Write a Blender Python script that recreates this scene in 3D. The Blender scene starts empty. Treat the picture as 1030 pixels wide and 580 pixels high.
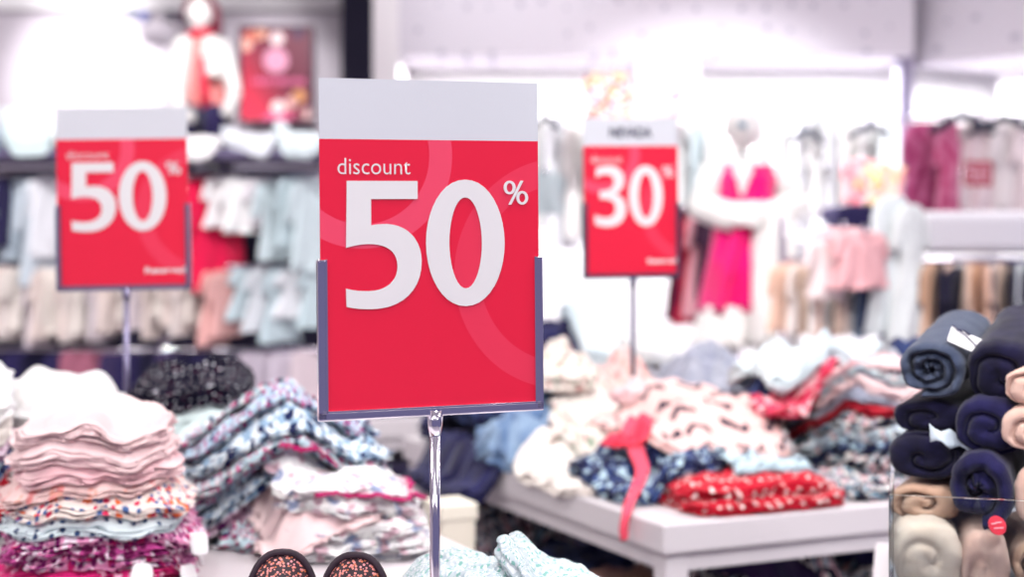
import bpy, bmesh, math, random
import numpy as np
from mathutils import Vector, Matrix

random.seed(7)
SC = bpy.context.scene
COL = SC.collection
F, CX, HY, CAMZ = 1550.0, 515.0, 230.0, 1.25      # focal length in px, centre column, horizon row, eye height
TZ = 0.80                                          # display table height

def wx(px, D): return (px - CX) * D / F
def wz(py, D): return CAMZ - (py - HY) * D / F

# ------------------------------------------------------------------ colours and materials
def lin(h):
    h = h.lstrip('#')
    c = [int(h[i:i + 2], 16) / 255 for i in (0, 2, 4)]
    return tuple(x / 12.92 if x <= 0.04045 else ((x + 0.055) / 1.055) ** 2.4 for x in c) + (1.0,)

class NT:
    def __init__(self, name):
        self.m = bpy.data.materials.new(name); self.m.use_nodes = True
        self.t = self.m.node_tree; self.n = self.t.nodes; self.l = self.t.links
        self.b = self.n['Principled BSDF']
    def new(self, kind, **kw):
        x = self.n.new(kind)
        for k, v in kw.items():
            if k.startswith('i_'):
                x.inputs[k[2:].replace('_', ' ')].default_value = v
            else: setattr(x, k, v)
        return x
    def link(self, a, b): self.l.new(a, b)
    def math(self, op, a, b=None, c=None):
        x = self.new('ShaderNodeMath', operation=op)
        for i, v in enumerate((a, b, c)):
            if v is None: continue
            if isinstance(v, (int, float)): x.inputs[i].default_value = v
            else: self.link(v, x.inputs[i])
        return x.outputs[0]
    def mix(self, fac, a, b):
        x = self.new('ShaderNodeMix', data_type='RGBA')
        for s, v in ((x.inputs[0], fac), (x.inputs[6], a), (x.inputs[7], b)):
            if isinstance(v, (tuple, list, float, int)): s.default_value = v
            else: self.link(v, s)
        return x.outputs[2]
    def ramp(self, v, lo, hi):
        x = self.new('ShaderNodeMapRange', interpolation_type='SMOOTHSTEP')
        self.link(v, x.inputs[0]); x.inputs[1].default_value = lo; x.inputs[2].default_value = hi
        return x.outputs[0]

def plain(name, hexc, rough=0.6, metal=0.0, **kw):
    t = NT(name); t.b.inputs['Base Color'].default_value = lin(hexc)
    t.b.inputs['Roughness'].default_value = rough; t.b.inputs['Metallic'].default_value = metal
    for k, v in kw.items(): t.b.inputs[k.replace('_', ' ')].default_value = v
    return t.m

_fab = {}
def fabric(base, pat=None, c1=None, c2=None, c3=None, scale=60.0, size=0.3, sheen=0.15, rough=0.9):
    """cloth: base colour with a procedural print laid out in the cloth's own metres (UV)"""
    key = (base, pat, c1, c2, c3, scale, size, sheen, rough)
    if key in _fab: return _fab[key]
    t = NT('cloth_' + (pat or 'plain') + '_' + base.strip('#'))
    uv = t.new('ShaderNodeTexCoord').outputs['UV']
    no = t.new('ShaderNodeTexNoise', i_Scale=35.0, i_Detail=3.0); t.link(uv, no.inputs['Vector'])
    col = t.mix(t.ramp(no.outputs[0], 0.3, 0.75), tuple(x * 0.9 for x in lin(base)[:3]) + (1,), lin(base))
    def vor(sc, off=0.0, rnd=1.0):
        mp = t.new('ShaderNodeMapping'); mp.inputs['Location'].default_value = (off, off * .7, 0)
        t.link(uv, mp.inputs['Vector'])
        v = t.new('ShaderNodeTexVoronoi', voronoi_dimensions='2D'); v.inputs['Scale'].default_value = sc
        v.inputs['Randomness'].default_value = rnd; t.link(mp.outputs[0], v.inputs['Vector'])
        return v
    if pat == 'dots':
        v = vor(scale, 0, 0.35)
        col = t.mix(t.math('LESS_THAN', v.outputs['Distance'], size), col, lin(c1))
        if c2:
            v2 = vor(scale * .6, 3.1, .8)
            col = t.mix(t.math('LESS_THAN', v2.outputs['Distance'], size * .7), col, lin(c2))
    elif pat == 'floral':
        for k, c in enumerate((c1, c2, c3)):
            if not c: continue
            v = vor(scale * (1 + .35 * k), 1.7 * k, 1.0)
            nz = t.new('ShaderNodeTexNoise', i_Scale=scale * 3.0); t.link(uv, nz.inputs['Vector'])
            d = t.math('ADD', v.outputs['Distance'], t.math('MULTIPLY', t.math('SUBTRACT', nz.outputs[0], .5), .55))
            col = t.mix(t.math('LESS_THAN', d, size), col, lin(c))
    elif pat in ('chevron', 'zigzag', 'stripes'):
        sp = t.new('ShaderNodeSeparateXYZ'); t.link(uv, sp.inputs[0])
        u, w = sp.outputs[0], sp.outputs[1]
        if pat == 'stripes': ph = t.math('MULTIPLY', w, scale)
        else:
            tri = t.math('PINGPONG', t.math('MULTIPLY', u, scale), 0.5)
            ph = t.math('ADD', t.math('MULTIPLY', w, scale), t.math('MULTIPLY', tri, 0.9))
        fr = t.math('FRACT', ph)
        on = t.math('LESS_THAN', fr, size)
        if pat == 'chevron':   # broken into dashes
            dash = t.math('LESS_THAN', t.math('FRACT', t.math('MULTIPLY', u, scale * .73)), .62)
            on = t.math('MULTIPLY', on, dash)
        col = t.mix(on, col, lin(c1))
        if c2:
            on2 = t.math('LESS_THAN', t.math('FRACT', t.math('ADD', t.math('MULTIPLY', ph, .5), .4)), size * .45)
            col = t.mix(on2, col, lin(c2))
    elif pat == 'mottle':
        n2 = t.new('ShaderNodeTexNoise', i_Scale=scale, i_Detail=2.0); t.link(uv, n2.inputs['Vector'])
        col = t.mix(t.ramp(n2.outputs[0], .5 - size * .3, .5 + size * .3), col, lin(c1))
    t.link(col, t.b.inputs['Base Color'])
    t.b.inputs['Roughness'].default_value = rough
    t.b.inputs['Sheen Weight'].default_value = sheen
    t.b.inputs['Specular IOR Level'].default_value = 0.2
    bn = t.new('ShaderNodeTexNoise', i_Scale=330.0, i_Detail=2.0); t.link(uv, bn.inputs['Vector'])
    bp = t.new('ShaderNodeBump'); bp.inputs['Strength'].default_value = .25; bp.inputs['Distance'].default_value = .002
    t.link(bn.outputs[0], bp.inputs['Height']); t.link(bp.outputs[0], t.b.inputs['Normal'])
    _fab[key] = t.m
    return t.m

# ------------------------------------------------------------------ object helpers
def tag(o, label=None, cat=None, group=None, kind=None):
    if label: o['label'] = label
    if cat: o['category'] = cat
    if group: o['group'] = group
    if kind: o['kind'] = kind
    return o
def empty(name, loc=(0, 0, 0), rz=0.0):
    o = bpy.data.objects.new(name, None); COL.objects.link(o)
    o.location = loc; o.rotation_euler = (0, 0, rz); o.empty_display_size = .05
    return o
def mesh_obj(name, me, mat, parent=None, loc=None):
    o = bpy.data.objects.new(name, me); COL.objects.link(o)
    if mat is not None: me.materials.append(mat)
    if parent is not None: o.parent = parent
    if loc is not None: o.location = loc
    return o
def np_mesh(name, verts, quads, uvs=None, smooth=True):
    me = bpy.data.meshes.new(name)
    v = np.ascontiguousarray(verts, dtype=np.float32).reshape(-1, 3)
    q = np.ascontiguousarray(quads, dtype=np.int32).reshape(-1, 4)
    me.vertices.add(len(v)); me.vertices.foreach_set('co', v.ravel())
    me.loops.add(q.size); me.loops.foreach_set('vertex_index', q.ravel())
    me.polygons.add(len(q))
    me.polygons.foreach_set('loop_start', np.arange(0, q.size, 4, dtype=np.int32))
    me.polygons.foreach_set('loop_total', np.full(len(q), 4, dtype=np.int32))
    if smooth: me.polygons.foreach_set('use_smooth', np.ones(len(q), dtype=bool))
    if uvs is not None:
        l = me.uv_layers.new(name='UVMap')
        l.data.foreach_set('uv', np.ascontiguousarray(uvs, dtype=np.float32).reshape(-1, 2)[q.ravel()].ravel())
    me.update(calc_edges=True); me.validate()
    return me
class MB:
    """collects boxes, bars and lathes into one mesh"""
    def __init__(self): self.bm = bmesh.new()
    def box(self, c, s, bev=0.0, rot=None, seg=2):
        r = bmesh.ops.create_cube(self.bm, size=1.0); vs = r['verts']
        bmesh.ops.scale(self.bm, vec=s, verts=vs)
        if bev > 0:
            es = list({e for v in vs for e in v.link_edges})
            g = bmesh.ops.bevel(self.bm, geom=es, offset=bev, segments=seg, affect='EDGES', profile=.5)
            vs = list({v for f in g['faces'] for v in f.verts} | {v for v in vs if v.is_valid})
        if rot is not None: bmesh.ops.rotate(self.bm, cent=(0, 0, 0), matrix=rot, verts=vs)
        bmesh.ops.translate(self.bm, vec=c, verts=vs)
        return self
    def tube(self, pts, r, n=10, cap=True):
        pts = [Vector(p) for p in pts]; rings = []
        rr = r if isinstance(r, (list, tuple)) else [r] * len(pts)
        up = None
        for i, p in enumerate(pts):
            d = (pts[min(i + 1, len(pts) - 1)] - pts[max(i - 1, 0)]).normalized()
            if up is None: up = Vector((0, 0, 1)) if abs(d.z) < .9 else Vector((1, 0, 0))
            a = d.cross(up).normalized(); b = a.cross(d).normalized(); up = b
            rings.append([self.bm.verts.new(p + (a * math.cos(2 * math.pi * k / n) + b * math.sin(2 * math.pi * k / n)) * rr[i]) for k in range(n)])
        for A, B in zip(rings, rings[1:]):
            for k in range(n):
                f = self.bm.faces.new((A[k], A[(k + 1) % n], B[(k + 1) % n], B[k])); f.smooth = True
        if cap: self.bm.faces.new(rings[0][::-1]); self.bm.faces.new(rings[-1])
        return self
    def prism(self, pts, y0, y1):
        """closed outline pts (x,z) extruded in y"""
        a = [self.bm.verts.new((x, y0, z)) for x, z in pts]; b = [self.bm.verts.new((x, y1, z)) for x, z in pts]
        n = len(pts)
        self.bm.faces.new(a); self.bm.faces.new(b[::-1])
        for k in range(n): self.bm.faces.new((a[k], b[k], b[(k + 1) % n], a[(k + 1) % n]))
        return self
    def build(self, name, mat, parent=None, loc=None, smooth=False):
        bmesh.ops.recalc_face_normals(self.bm, faces=self.bm.faces[:])
        me = bpy.data.meshes.new(name); self.bm.to_mesh(me); self.bm.free()
        if smooth:
            for p in me.polygons: p.use_smooth = True
        return mesh_obj(name, me, mat, parent, loc)
def RZ(a): return Matrix.Rotation(a, 3, 'Z')
def RX(a): return Matrix.Rotation(a, 3, 'X')
def RY(a): return Matrix.Rotation(a, 3, 'Y')

# ------------------------------------------------------------------ numpy noise
def _h(ix, iy, s):
    n = (ix.astype(np.int64) * 374761393 + iy.astype(np.int64) * 668265263 + int(s) * 2246822519) & 0xffffffff
    n = ((n ^ (n >> 13)) * 1274126177) & 0xffffffff
    n = (n ^ (n >> 16)) & 0xffffffff
    return n.astype(np.float64) / 4294967295.0 * 2 * np.pi
def gn(x, y, s=0):
    x = np.asarray(x, float); y = np.asarray(y, float)
    x0 = np.floor(x); y0 = np.floor(y); fx = x - x0; fy = y - y0
    u = fx * fx * fx * (fx * (fx * 6 - 15) + 10); v = fy * fy * fy * (fy * (fy * 6 - 15) + 10)
    def g(dx, dy):
        a = _h(x0 + dx, y0 + dy, s)
        return np.cos(a) * (fx - dx) + np.sin(a) * (fy - dy)
    return 1.5 * ((g(0, 0) * (1 - u) + g(1, 0) * u) * (1 - v) + (g(0, 1) * (1 - u) + g(1, 1) * u) * v)

# ------------------------------------------------------------------ laying cloth on cloth
class Bed:
    """height map of a table top on which garments are laid one after another"""
    def __init__(self, x0, x1, y0, y1, inside, z, out=0.25, res=.006):
        self.x0, self.y0, self.res = x0, y0, res
        self.xs = np.arange(x0, x1, res); self.ys = np.arange(y0, y1, res)
        X, Y = np.meshgrid(self.xs, self.ys, indexing='ij')
        self.X, self.Y = X, Y
        self.H = np.where(inside(X, Y), z, out)
def bil(A, fx, fy):
    fx = np.clip(fx, 0, A.shape[0] - 1.001); fy = np.clip(fy, 0, A.shape[1] - 1.001)
    i = fx.astype(int); j = fy.astype(int); u = fx - i; v = fy - j
    return (A[i, j] * (1 - u) + A[i + 1, j] * u) * (1 - v) + (A[i, j + 1] * (1 - u) + A[i + 1, j + 1] * u) * v
_seed = [100]
def cloth(bed, name, mat, px, D, rot, w, d, h, layers=3, amp=.003, wl=.045, fold=20, aniso=2.6, k=.8,
          n=5.0, irr=.03, bulge=.005, stagger=.006, res=1.0, parent=None, gap=.0012, seed=None, soft=.25, lx0=0.0, ly0=0.0, minfrac=.25):
    """a folded or crumpled garment draped over what already lies on the bed; returns the object and its rim"""
    layers = int(round(layers * 1.6)); bulge *= .75; stagger *= 1.25
    _seed[0] += 1; s = seed if seed is not None else _seed[0]
    cx, cy = wx(px, D) + lx0, D + ly0
    a = math.radians(rot); ca, sa = math.cos(a), math.sin(a)
    ext = max(w, d) * .75 + .04
    i0 = max(0, int((cx - ext - bed.x0) / bed.res)); i1 = min(bed.H.shape[0], int((cx + ext - bed.x0) / bed.res) + 1)
    j0 = max(0, int((cy - ext - bed.y0) / bed.res)); j1 = min(bed.H.shape[1], int((cy + ext - bed.y0) / bed.res) + 1)
    X = bed.X[i0:i1, j0:j1]; Y = bed.Y[i0:i1, j0:j1]; H = bed.H[i0:i1, j0:j1]
    def local(x, y): return (x - cx) * ca + (y - cy) * sa, -(x - cx) * sa + (y - cy) * ca
    def R(th):
        c, q = np.cos(th), np.sin(th)
        r = (np.abs(c / (w / 2)) ** n + np.abs(q / (d / 2)) ** n) ** (-1.0 / n)
        return r * (1 + irr * gn(c * 1.7 + 9, q * 1.7 + 5, s) * 1.6 + irr * .6 * gn(c * 5, q * 5, s + 3))
    lx, ly = local(X, Y); rho = np.hypot(lx, ly) / R(np.arctan2(ly, lx))
    # what it rests on: slope-limited cover of the heights beneath its outline
    pad = 1.0 + (bulge + .008) / (min(w, d) / 2)
    B = np.where(rho < pad, H, -9.0); r_ = bed.res
    floor_ = B[B > -5].max() - max(.02, 0.6 * max(w, d)) if (B > -5).any() else TZ
    B = np.maximum(B, floor_)
    for it in range(int(.6 * ext / r_)):
        P = np.pad(B, 1, mode='edge'); q = k * r_
        N = np.maximum.reduce([P[2:, 1:-1] - q, P[:-2, 1:-1] - q, P[1:-1, 2:] - q, P[1:-1, :-2] - q,
                               P[2:, 2:] - 1.41 * q, P[:-2, :-2] - 1.41 * q, P[2:, :-2] - 1.41 * q, P[:-2, 2:] - 1.41 * q, B])
        if np.abs(N - B).max() < 1e-6: break
        B = N
    for it in range(4):
        P = np.pad(B, 1, mode='edge')
        B = np.maximum(np.where(rho < pad, H, -9.0), (P[2:, 1:-1] + P[:-2, 1:-1] + P[1:-1, 2:] + P[1:-1, :-2] + 2 * B) / 6)
    B = B + gap
    fa = math.radians(fold); fc, fs = math.cos(fa), math.sin(fa)
    def top(lx, ly, rho):
        wxp = lx + .4 * wl * gn(lx / (wl * 1.6) + 3, ly / (wl * 1.6), s + 11); wyp = ly + .4 * wl * gn(lx / (wl * 1.6), ly / (wl * 1.6) + 7, s + 12)
        u = (wxp * fc + wyp * fs) / (wl * aniso); v = (-wxp * fs + wyp * fc) / wl
        g1 = np.abs(gn(u, v, s)); g2 = np.abs(gn(u * 2.1 + 5, v * 2.1, s + 1)); g3 = np.abs(gn(u * 1.2 + v * 1.7, v * .8 - u * 2.0, s + 2))
        wr = amp * (1.5 * np.minimum(g1, .55) + .75 * np.minimum(g2, .5) + .5 * g3 - .75)
        lo = .34 * min(h, .022) * gn(lx / .075 + 2, ly / .075, s + 5)
        e = 1 - soft * np.clip(rho, 0, 1.15) ** 7
        t = h * e + lo * (1 - np.clip(rho, 0, 1) ** 4 * .5) + wr
        return np.maximum(t, h * minfrac)
    # raise the bed
    bed.H[i0:i1, j0:j1] = np.where(rho < 1.0 + bulge / (min(w, d) / 2), np.maximum(H, B + top(lx, ly, rho)), H)
    # mesh
    A = max(48, int(176 * res)); K = max(10, int(40 * res * max(w, d) / .26)); m = max(6, int((4 if res > .7 else 2.5) * layers)) + 1; nb = 5
    th = np.linspace(0, 2 * np.pi, A, endpoint=False); Rr = R(th); ct, st = np.cos(th), np.sin(th)
    # outward normal of the outline
    ox, oy = Rr * ct, Rr * st
    tx, ty = np.roll(ox, -1) - np.roll(ox, 1), np.roll(oy, -1) - np.roll(oy, 1); ln = np.hypot(tx, ty) + 1e-9
    nx, ny = ty / ln, -tx / ln
    def base(lx, ly):
        x = cx + lx * ca - ly * sa; y = cy + lx * sa + ly * ca
        return bil(B, (x - X[0, 0]) / r_, (y - Y[0, 0]) / r_)
    rows = []; uv = []
    for q in np.linspace(.02, 1, nb):
        x, y = ox * q, oy * q
        rows.append((x, y, base(x, y))); uv.append((x, y))
    be = base(ox, oy); te = top(ox, oy, np.ones(A))
    for s_ in np.linspace(0, 1, m + 2)[1:-1]:
        ph = layers * s_ + .30 * gn(ct * 2.2 + s, st * 2.2, s + 21) + .12 * gn(ct * 7, st * 7 + s_, s + 24)
        li = np.floor(np.clip(ph, 0, layers - .001))
        prof = np.abs(np.sin(np.pi * ph)) ** .55
        out = bulge * prof + stagger * (.8 * gn(ct * 2.6 + li * 7.3, st * 2.6 + li * 3.1, s + 22) + .5 * gn(ct * 8 + li * 5, st * 8, s + 25) + .3 * gn(ct * 17 + li * 3, st * 17, s + 26)) * min(1, s_ * 6, (1 - s_) * 6)
        x, y = ox + nx * out, oy + ny * out
        z = be + te * (s_ + (.35 / layers) * gn(ct * 6 + 2, st * 6 + li, s + 23) * min(1, s_ * 5, (1 - s_) * 5))
        rows.append((x, y, z)); uv.append((ox + nx * te * s_, oy + ny * te * s_))
    for q in np.linspace(1, .02, K):
        x, y = ox * q, oy * q
        rows.append((x, y, base(x, y) + top(x, y, np.full(A, q)))); uv.append((x + nx * te * q ** 8, y + ny * te * q ** 8))
    V = np.stack([np.stack(r, -1) for r in rows]).astype(float); nr = len(rows)
    zc = float(V[nb:nb + m, :, 2].min()); V[..., 2] -= zc
    idx = np.arange(nr * A).reshape(nr, A)
    Q = np.stack([idx[:-1], np.roll(idx[:-1], -1, 1), np.roll(idx[1:], -1, 1), idx[1:]], -1).reshape(-1, 4)
    c0 = idx[0]; c1 = idx[-1][::-1]
    caps = []
    for c in (c0[::-1], c1[::-1]):
        hlf = A // 2
        for q in range(hlf - 1): caps.append((c[q], c[q + 1], c[A - 2 - q], c[A - 1 - q]))
    Q = np.concatenate([Q, np.array(caps)])
    U = np.stack([np.stack(r, -1) for r in uv]) + np.array([s * .37 % 3, s * .53 % 3])
    o = mesh_obj(name, np_mesh(name, V, Q, U), mat)
    if parent is None:
        o.location = (cx, cy, zc); o.rotation_euler = (0, 0, a)
    else:
        o.parent = parent; o.location = parent.matrix_basis.inverted() @ Vector((cx, cy, zc)); o.rotation_euler = (0, 0, a - parent.rotation_euler.z)
    mid = nb + m // 2
    o_rim = [Vector(V[mid, q]) for q in range(A)]; o_n = [Vector((nx[q], ny[q], 0)) for q in range(A)]
    return o, o_rim, o_n
def hem(o, rim, nrm, mat, a0, a1, r=.0028, off=.003, dz=0.0, wav=.004):
    """a trimmed edge running along part of the rim (degrees in the garment's own frame)"""
    A = len(rim); pts = []
    for i in range(int(a0 / 360 * A), int(a1 / 360 * A)):
        p = rim[i % A] + nrm[i % A] * off; p.z += dz + wav * math.sin(i * .55) * .5
        pts.append(p)
    return MB().tube(pts, r, 7).build('hem', mat, o, smooth=True)
def swing_tag(o, rim, nrm, mat, ang, w=.03, l=.045, lean=25, dz=0.0, name='swing_tag', label=None):
    A = len(rim); i = int(ang / 360 * A) % A
    p = rim[i] + nrm[i] * .012; p.z += dz
    m = MB(); pts = []
    for k in range(20):
        t = 2 * math.pi * k / 20
        pts.append((w / 2 * abs(math.cos(t)) ** .5 * (1 if math.cos(t) > 0 else -1), l / 2 * abs(math.sin(t)) ** .5 * (1 if math.sin(t) > 0 else -1)))
    m.prism(pts, -.0022, .0022)
    t = m.build(name, mat, o)
    t.location = p; t.rotation_euler = (math.radians(-lean), math.radians(8), math.atan2(nrm[i].y, nrm[i].x) + math.pi / 2)
    if label: t['label'] = label
    return t

# ------------------------------------------------------------------ common materials
def chrome():
    t = NT('chrome_steel'); t.b.inputs['Base Color'].default_value = lin('#e6e2ec'); t.b.inputs['Metallic'].default_value = 1; t.b.inputs['Roughness'].default_value = .12
    tc = t.new('ShaderNodeTexCoord').outputs['Object']; n = t.new('ShaderNodeTexNoise', i_Scale=18.0, i_Detail=0.0); t.link(tc, n.inputs['Vector'])
    b = t.new('ShaderNodeBump'); b.inputs['Strength'].default_value = .35; b.inputs['Distance'].default_value = .006
    t.link(n.outputs[0], b.inputs['Height']); t.link(b.outputs[0], t.b.inputs['Normal'])
    return t.m
M_STEEL = chrome()
M_DSTEEL = plain('dark_steel', '#5b566e', .35, .9)
M_WHITE = plain('white_lacquer', '#e6e0e4', .45)
M_TABLE = plain('pale_grey_lacquer', '#dcd5d9', .4)
M_NAVY = plain('navy_panel', '#1d1838', .7)
M_CARD = plain('white_paper', '#f3f1f2', .6)
M_INK = plain('white_ink', '#e4e1e2', .5)
M_DARKINK = plain('navy_ink', '#1c1640', .6)
M_TAGW = plain('white_card', '#f4f2f3', .55)
def glass(name, tint='#eef6f8'):
    t = NT(name); t.b.inputs['Base Color'].default_value = lin(tint)
    t.b.inputs['Roughness'].default_value = .02; t.b.inputs['Transmission Weight'].default_value = 1.0; t.b.inputs['IOR'].default_value = 1.3
    return t.m
M_GLASS = glass('clear_acrylic')

# ------------------------------------------------------------------ room
def structure(name, mat, boxes):
    m = MB()
    for c, s in boxes: m.box(c, s)
    return tag(m.build(name, mat), kind='structure')
def wall_paper(name, base, spot, scale, size):
    t = NT(name); tc = t.new('ShaderNodeTexCoord').outputs['Object']
    mp = t.new('ShaderNodeMapping'); mp.inputs['Scale'].default_value = (1, .02, 1); t.link(tc, mp.inputs[0])
    v = t.new('ShaderNodeTexVoronoi'); v.inputs['Scale'].default_value = scale; v.inputs['Randomness'].default_value = .35; t.link(mp.outputs[0], v.inputs['Vector'])
    t.link(t.mix(t.ramp(v.outputs['Distance'], size, size * .6), lin(base), lin(spot)), t.b.inputs['Base Color'])
    t.b.inputs['Roughness'].default_value = .8
    return t.m
def floor_mat():
    t = NT('floor_tiles'); tc = t.new('ShaderNodeTexCoord').outputs['Object']
    b = t.new('ShaderNodeTexBrick'); b.offset = 0; b.inputs['Scale'].default_value = 1.6; b.inputs['Mortar Size'].default_value = .006
    b.inputs['Color1'].default_value = lin('#b9b0b8'); b.inputs['Color2'].default_value = lin('#b2a9b3'); b.inputs['Mortar'].default_value = lin('#7d7486')
    b.inputs['Brick Width'].default_value = 1; b.inputs['Row Height'].default_value = 1
    t.link(tc, b.inputs[0]); t.link(b.outputs[0], t.b.inputs['Base Color']); t.b.inputs['Roughness'].default_value = .3
    return t.m
M_LAV = plain('lavender_grey_paint', '#cdc3cd', .85)
M_CEIL = plain('ceiling_paint', '#e9e6ea', .9)
M_PANEL = plain('white_wall_panel', '#f4f1f3', .7)
M_PAPER = wall_paper('spotted_wallpaper', '#d3cdd7', '#aaa5b5', 9.0, .17)

structure('floor', floor_mat(), [((-.5, 3.2, -.05), (9.4, 13, .1))])
structure('ceiling', M_CEIL, [((-.5, 3.2, 3.25), (9.4, 13, .1))])
structure('wall_back', M_LAV, [((-2.9, 8.55, 1.6), (4.6, .1, 3.2))])
structure('trim_1', M_WHITE, [((-2.9, 8.47, 2.62), (4.55, .06, .34))])                     # pale cornice band high on the back wall
structure('wall_left', M_LAV, [((-5.15, 3.2, 1.6), (.1, 12.9, 3.2))])
structure('pillar_dark', M_NAVY, [((-.725, 8.2, 1.6), (.31, .5, 3.2))])
structure('pillar_white', M_WHITE, [((-.555, 7.35, 1.6), (.11, 1.2, 3.2))])
# shop-fit wall: spotted band above, white display wall set back beneath it
structure('wall_display', M_PANEL, [((1.05, 7.55, 1.6), (3.15, .1, 3.2))])
structure('fascia_back', M_PAPER, [((.63, 7.15, 2.62), (2.3, .66, 1.2))])
structure('trim_2', plain('violet_grey_strip', '#8f88a2', .7), [((1.775, 6.98, 1.6), (.06, .12, 3.2))])                          # upright strip in the corner
ang = math.atan2(-.75, .37)
d2 = Vector((.37, -.6, 0)).normalized(); yaw2 = math.atan2(d2.y, d2.x)
def right_box(name, mat, off, thick, z0, z1, length=2.6):
    n2 = Vector((-d2.y, d2.x, 0)) * -1      # into the shop
    n2 = Vector((d2.y, -d2.x, 0))
    c = Vector((1.81, 6.98, 0)) + d2 * (length / 2) - n2 * off
    m = MB().box((0, 0, 0), (length, thick, z1 - z0), rot=RZ(yaw2))
    o = m.build(name, mat); o.location = (c.x, c.y, (z0 + z1) / 2)
    return tag(o, kind='structure')
right_box('wall_right', M_PANEL, .62, .1, 0, 3.2)
right_box('fascia_right', M_PAPER, .33, .66, 1.985, 3.2)

# ------------------------------------------------------------------ signs
def curve_glyph(splines, ext=.0004):
    """closed outlines [(kind, pts...)] in metres -> mesh in the xz plane"""
    cu = bpy.data.curves.new('g', 'CURVE'); cu.dimensions = '2D'; cu.fill_mode = 'BOTH'; cu.extrude = ext; cu.resolution_u = 10
    for pts in splines:                                    # list of (co, handle_left, handle_right)
        s = cu.splines.new('BEZIER'); s.bezier_points.add(len(pts) - 1); s.use_cyclic_u = True
        for bp, (c, hl, hr) in zip(s.bezier_points, pts):
            bp.handle_left_type = bp.handle_right_type = 'FREE'
            bp.co = (*c, 0); bp.handle_left = (*hl, 0); bp.handle_right = (*hr, 0)
    return curve_to_mesh(cu)
def curve_to_mesh(cu):
    o = bpy.data.objects.new('tmp', cu); COL.objects.link(o)
    dg = bpy.context.evaluated_depsgraph_get()
    me = bpy.data.meshes.new_from_object(o.evaluated_get(dg))
    bpy.data.objects.remove(o); bpy.data.curves.remove(cu)
    me.transform(Matrix.Rotation(math.pi / 2, 4, 'X'))
    me.materials.clear()
    return me
def path(cmds):
    """SVG-like: ('M',p) ('L',p) ('C',c1,c2,p) -> bezier points"""
    P = []
    for c in cmds:
        if c[0] in 'ML': P.append([c[1], None, None])
        else:
            P[-1][2] = c[1]; P.append([c[3], c[2], None])
    if math.dist(P[0][0], P[-1][0]) < 1e-6:
        P[0][1] = P[-1][1]; P.pop()
    n = len(P)
    for i, p in enumerate(P):
        if p[1] is None:
            q = P[i - 1][0]; p[1] = (p[0][0] + (q[0] - p[0][0]) / 3, p[0][1] + (q[1] - p[0][1]) / 3)
        if p[2] is None:
            q = P[(i + 1) % n][0]; p[2] = (p[0][0] + (q[0] - p[0][0]) / 3, p[0][1] + (q[1] - p[0][1]) / 3)
    return [tuple(p) for p in P]
def oval(cx, cy, rx, ry, kx=.56, ky=.56):
    return path([('M', (cx, cy - ry)), ('C', (cx + rx * kx, cy - ry), (cx + rx, cy - ry * ky), (cx + rx, cy)),
                 ('C', (cx + rx, cy + ry * ky), (cx + rx * kx, cy + ry), (cx, cy + ry)),
                 ('C', (cx - rx * kx, cy + ry), (cx - rx, cy + ry * ky), (cx - rx, cy)),
                 ('C', (cx - rx, cy - ry * ky), (cx - rx * kx, cy - ry), (cx, cy - ry))])
G5 = [path([('M', (1.7, 1)), ('L', (71, 1)), ('L', (71, 19)), ('L', (25, 19)), ('L', (25, 45)), ('C', (30, 44), (36, 43.6), (41, 43.8)),
            ('C', (61, 45), (74.5, 60), (74.5, 81)), ('C', (74.5, 110), (55, 128), (26, 128)), ('C', (16, 128), (7, 127), (.5, 125)),
            ('L', (0, 107)), ('C', (8, 109.5), (16, 110), (23, 110)), ('C', (39, 110), (50.5, 101), (50.5, 86)),
            ('C', (50.5, 71), (40, 63.5), (22, 63.5)), ('C', (15, 63.5), (7, 65), (.5, 67))])]
G0 = [oval(40, 63.5, 40, 64, .6, .52), oval(40, 63.5, 16.6, 46, .6, .5)]
G3 = [path([('M', (4, 6)), ('C', (14, 1.5), (24, 0), (33, 0)), ('C', (56, 0), (69, 12), (69, 30)), ('C', (69, 45), (60, 55), (48, 59.5)),
            ('C', (63, 62), (73, 74), (73, 90)), ('C', (73, 113), (56, 128), (29, 128)), ('C', (19, 128), (8, 126), (0, 122)),
            ('L', (0, 102)), ('C', (8, 106), (17, 108.5), (26, 108.5)), ('C', (40, 108.5), (48, 101), (48, 89.5)),
            ('C', (48, 76), (38, 69.5), (22, 69.5)), ('L', (12, 69.5)), ('L', (12, 52)), ('L', (22, 52)), ('C', (37, 52), (45, 44.5), (45, 34)),
            ('C', (45, 24), (38, 18.5), (27, 18.5)), ('C', (19, 18.5), (11, 21), (4, 25))])]
GPC = [oval(6.2, 7, 6.2, 7, .58, .56), oval(6.2, 7, 3.1, 4.6, .58, .56), oval(19.2, 17.5, 6.2, 7, .58, .56), oval(19.2, 17.5, 3.1, 4.6, .58, .56),
       path([('M', (17.6, 0)), ('L', (20.6, 0)), ('L', (7.8, 24.5)), ('L', (4.8, 24.5))])]
def place_glyph(g, x, y, k, ky=None):
    ky = ky or k
    return [[tuple(((x + p[0]) * k, -(y + p[1]) * ky) for p in bp) for bp in s] for s in g]
def text_mesh(body, width, height=None, bold=0.0, ext=.0004, squeeze=1.0, spacing=1.0):
    cu = bpy.data.curves.new('t', 'FONT'); cu.body = body; cu.extrude = 0; cu.offset = bold; cu.space_character = spacing; cu.resolution_u = 4
    me = curve_to_mesh(cu)
    n = len(me.vertices); a = np.empty(n * 3, np.float32); me.vertices.foreach_get('co', a); a = a.reshape(-1, 3)
    lo, hi = a.min(0), a.max(0); s = width / (hi[0] - lo[0]); sz = height / (hi[2] - lo[2]) if height else s
    a = (a - [lo[0], 0, lo[2]]) * [s, 0, sz]
    me.vertices.foreach_set('co', a.astype(np.float32).ravel()); me.update()
    return me

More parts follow.
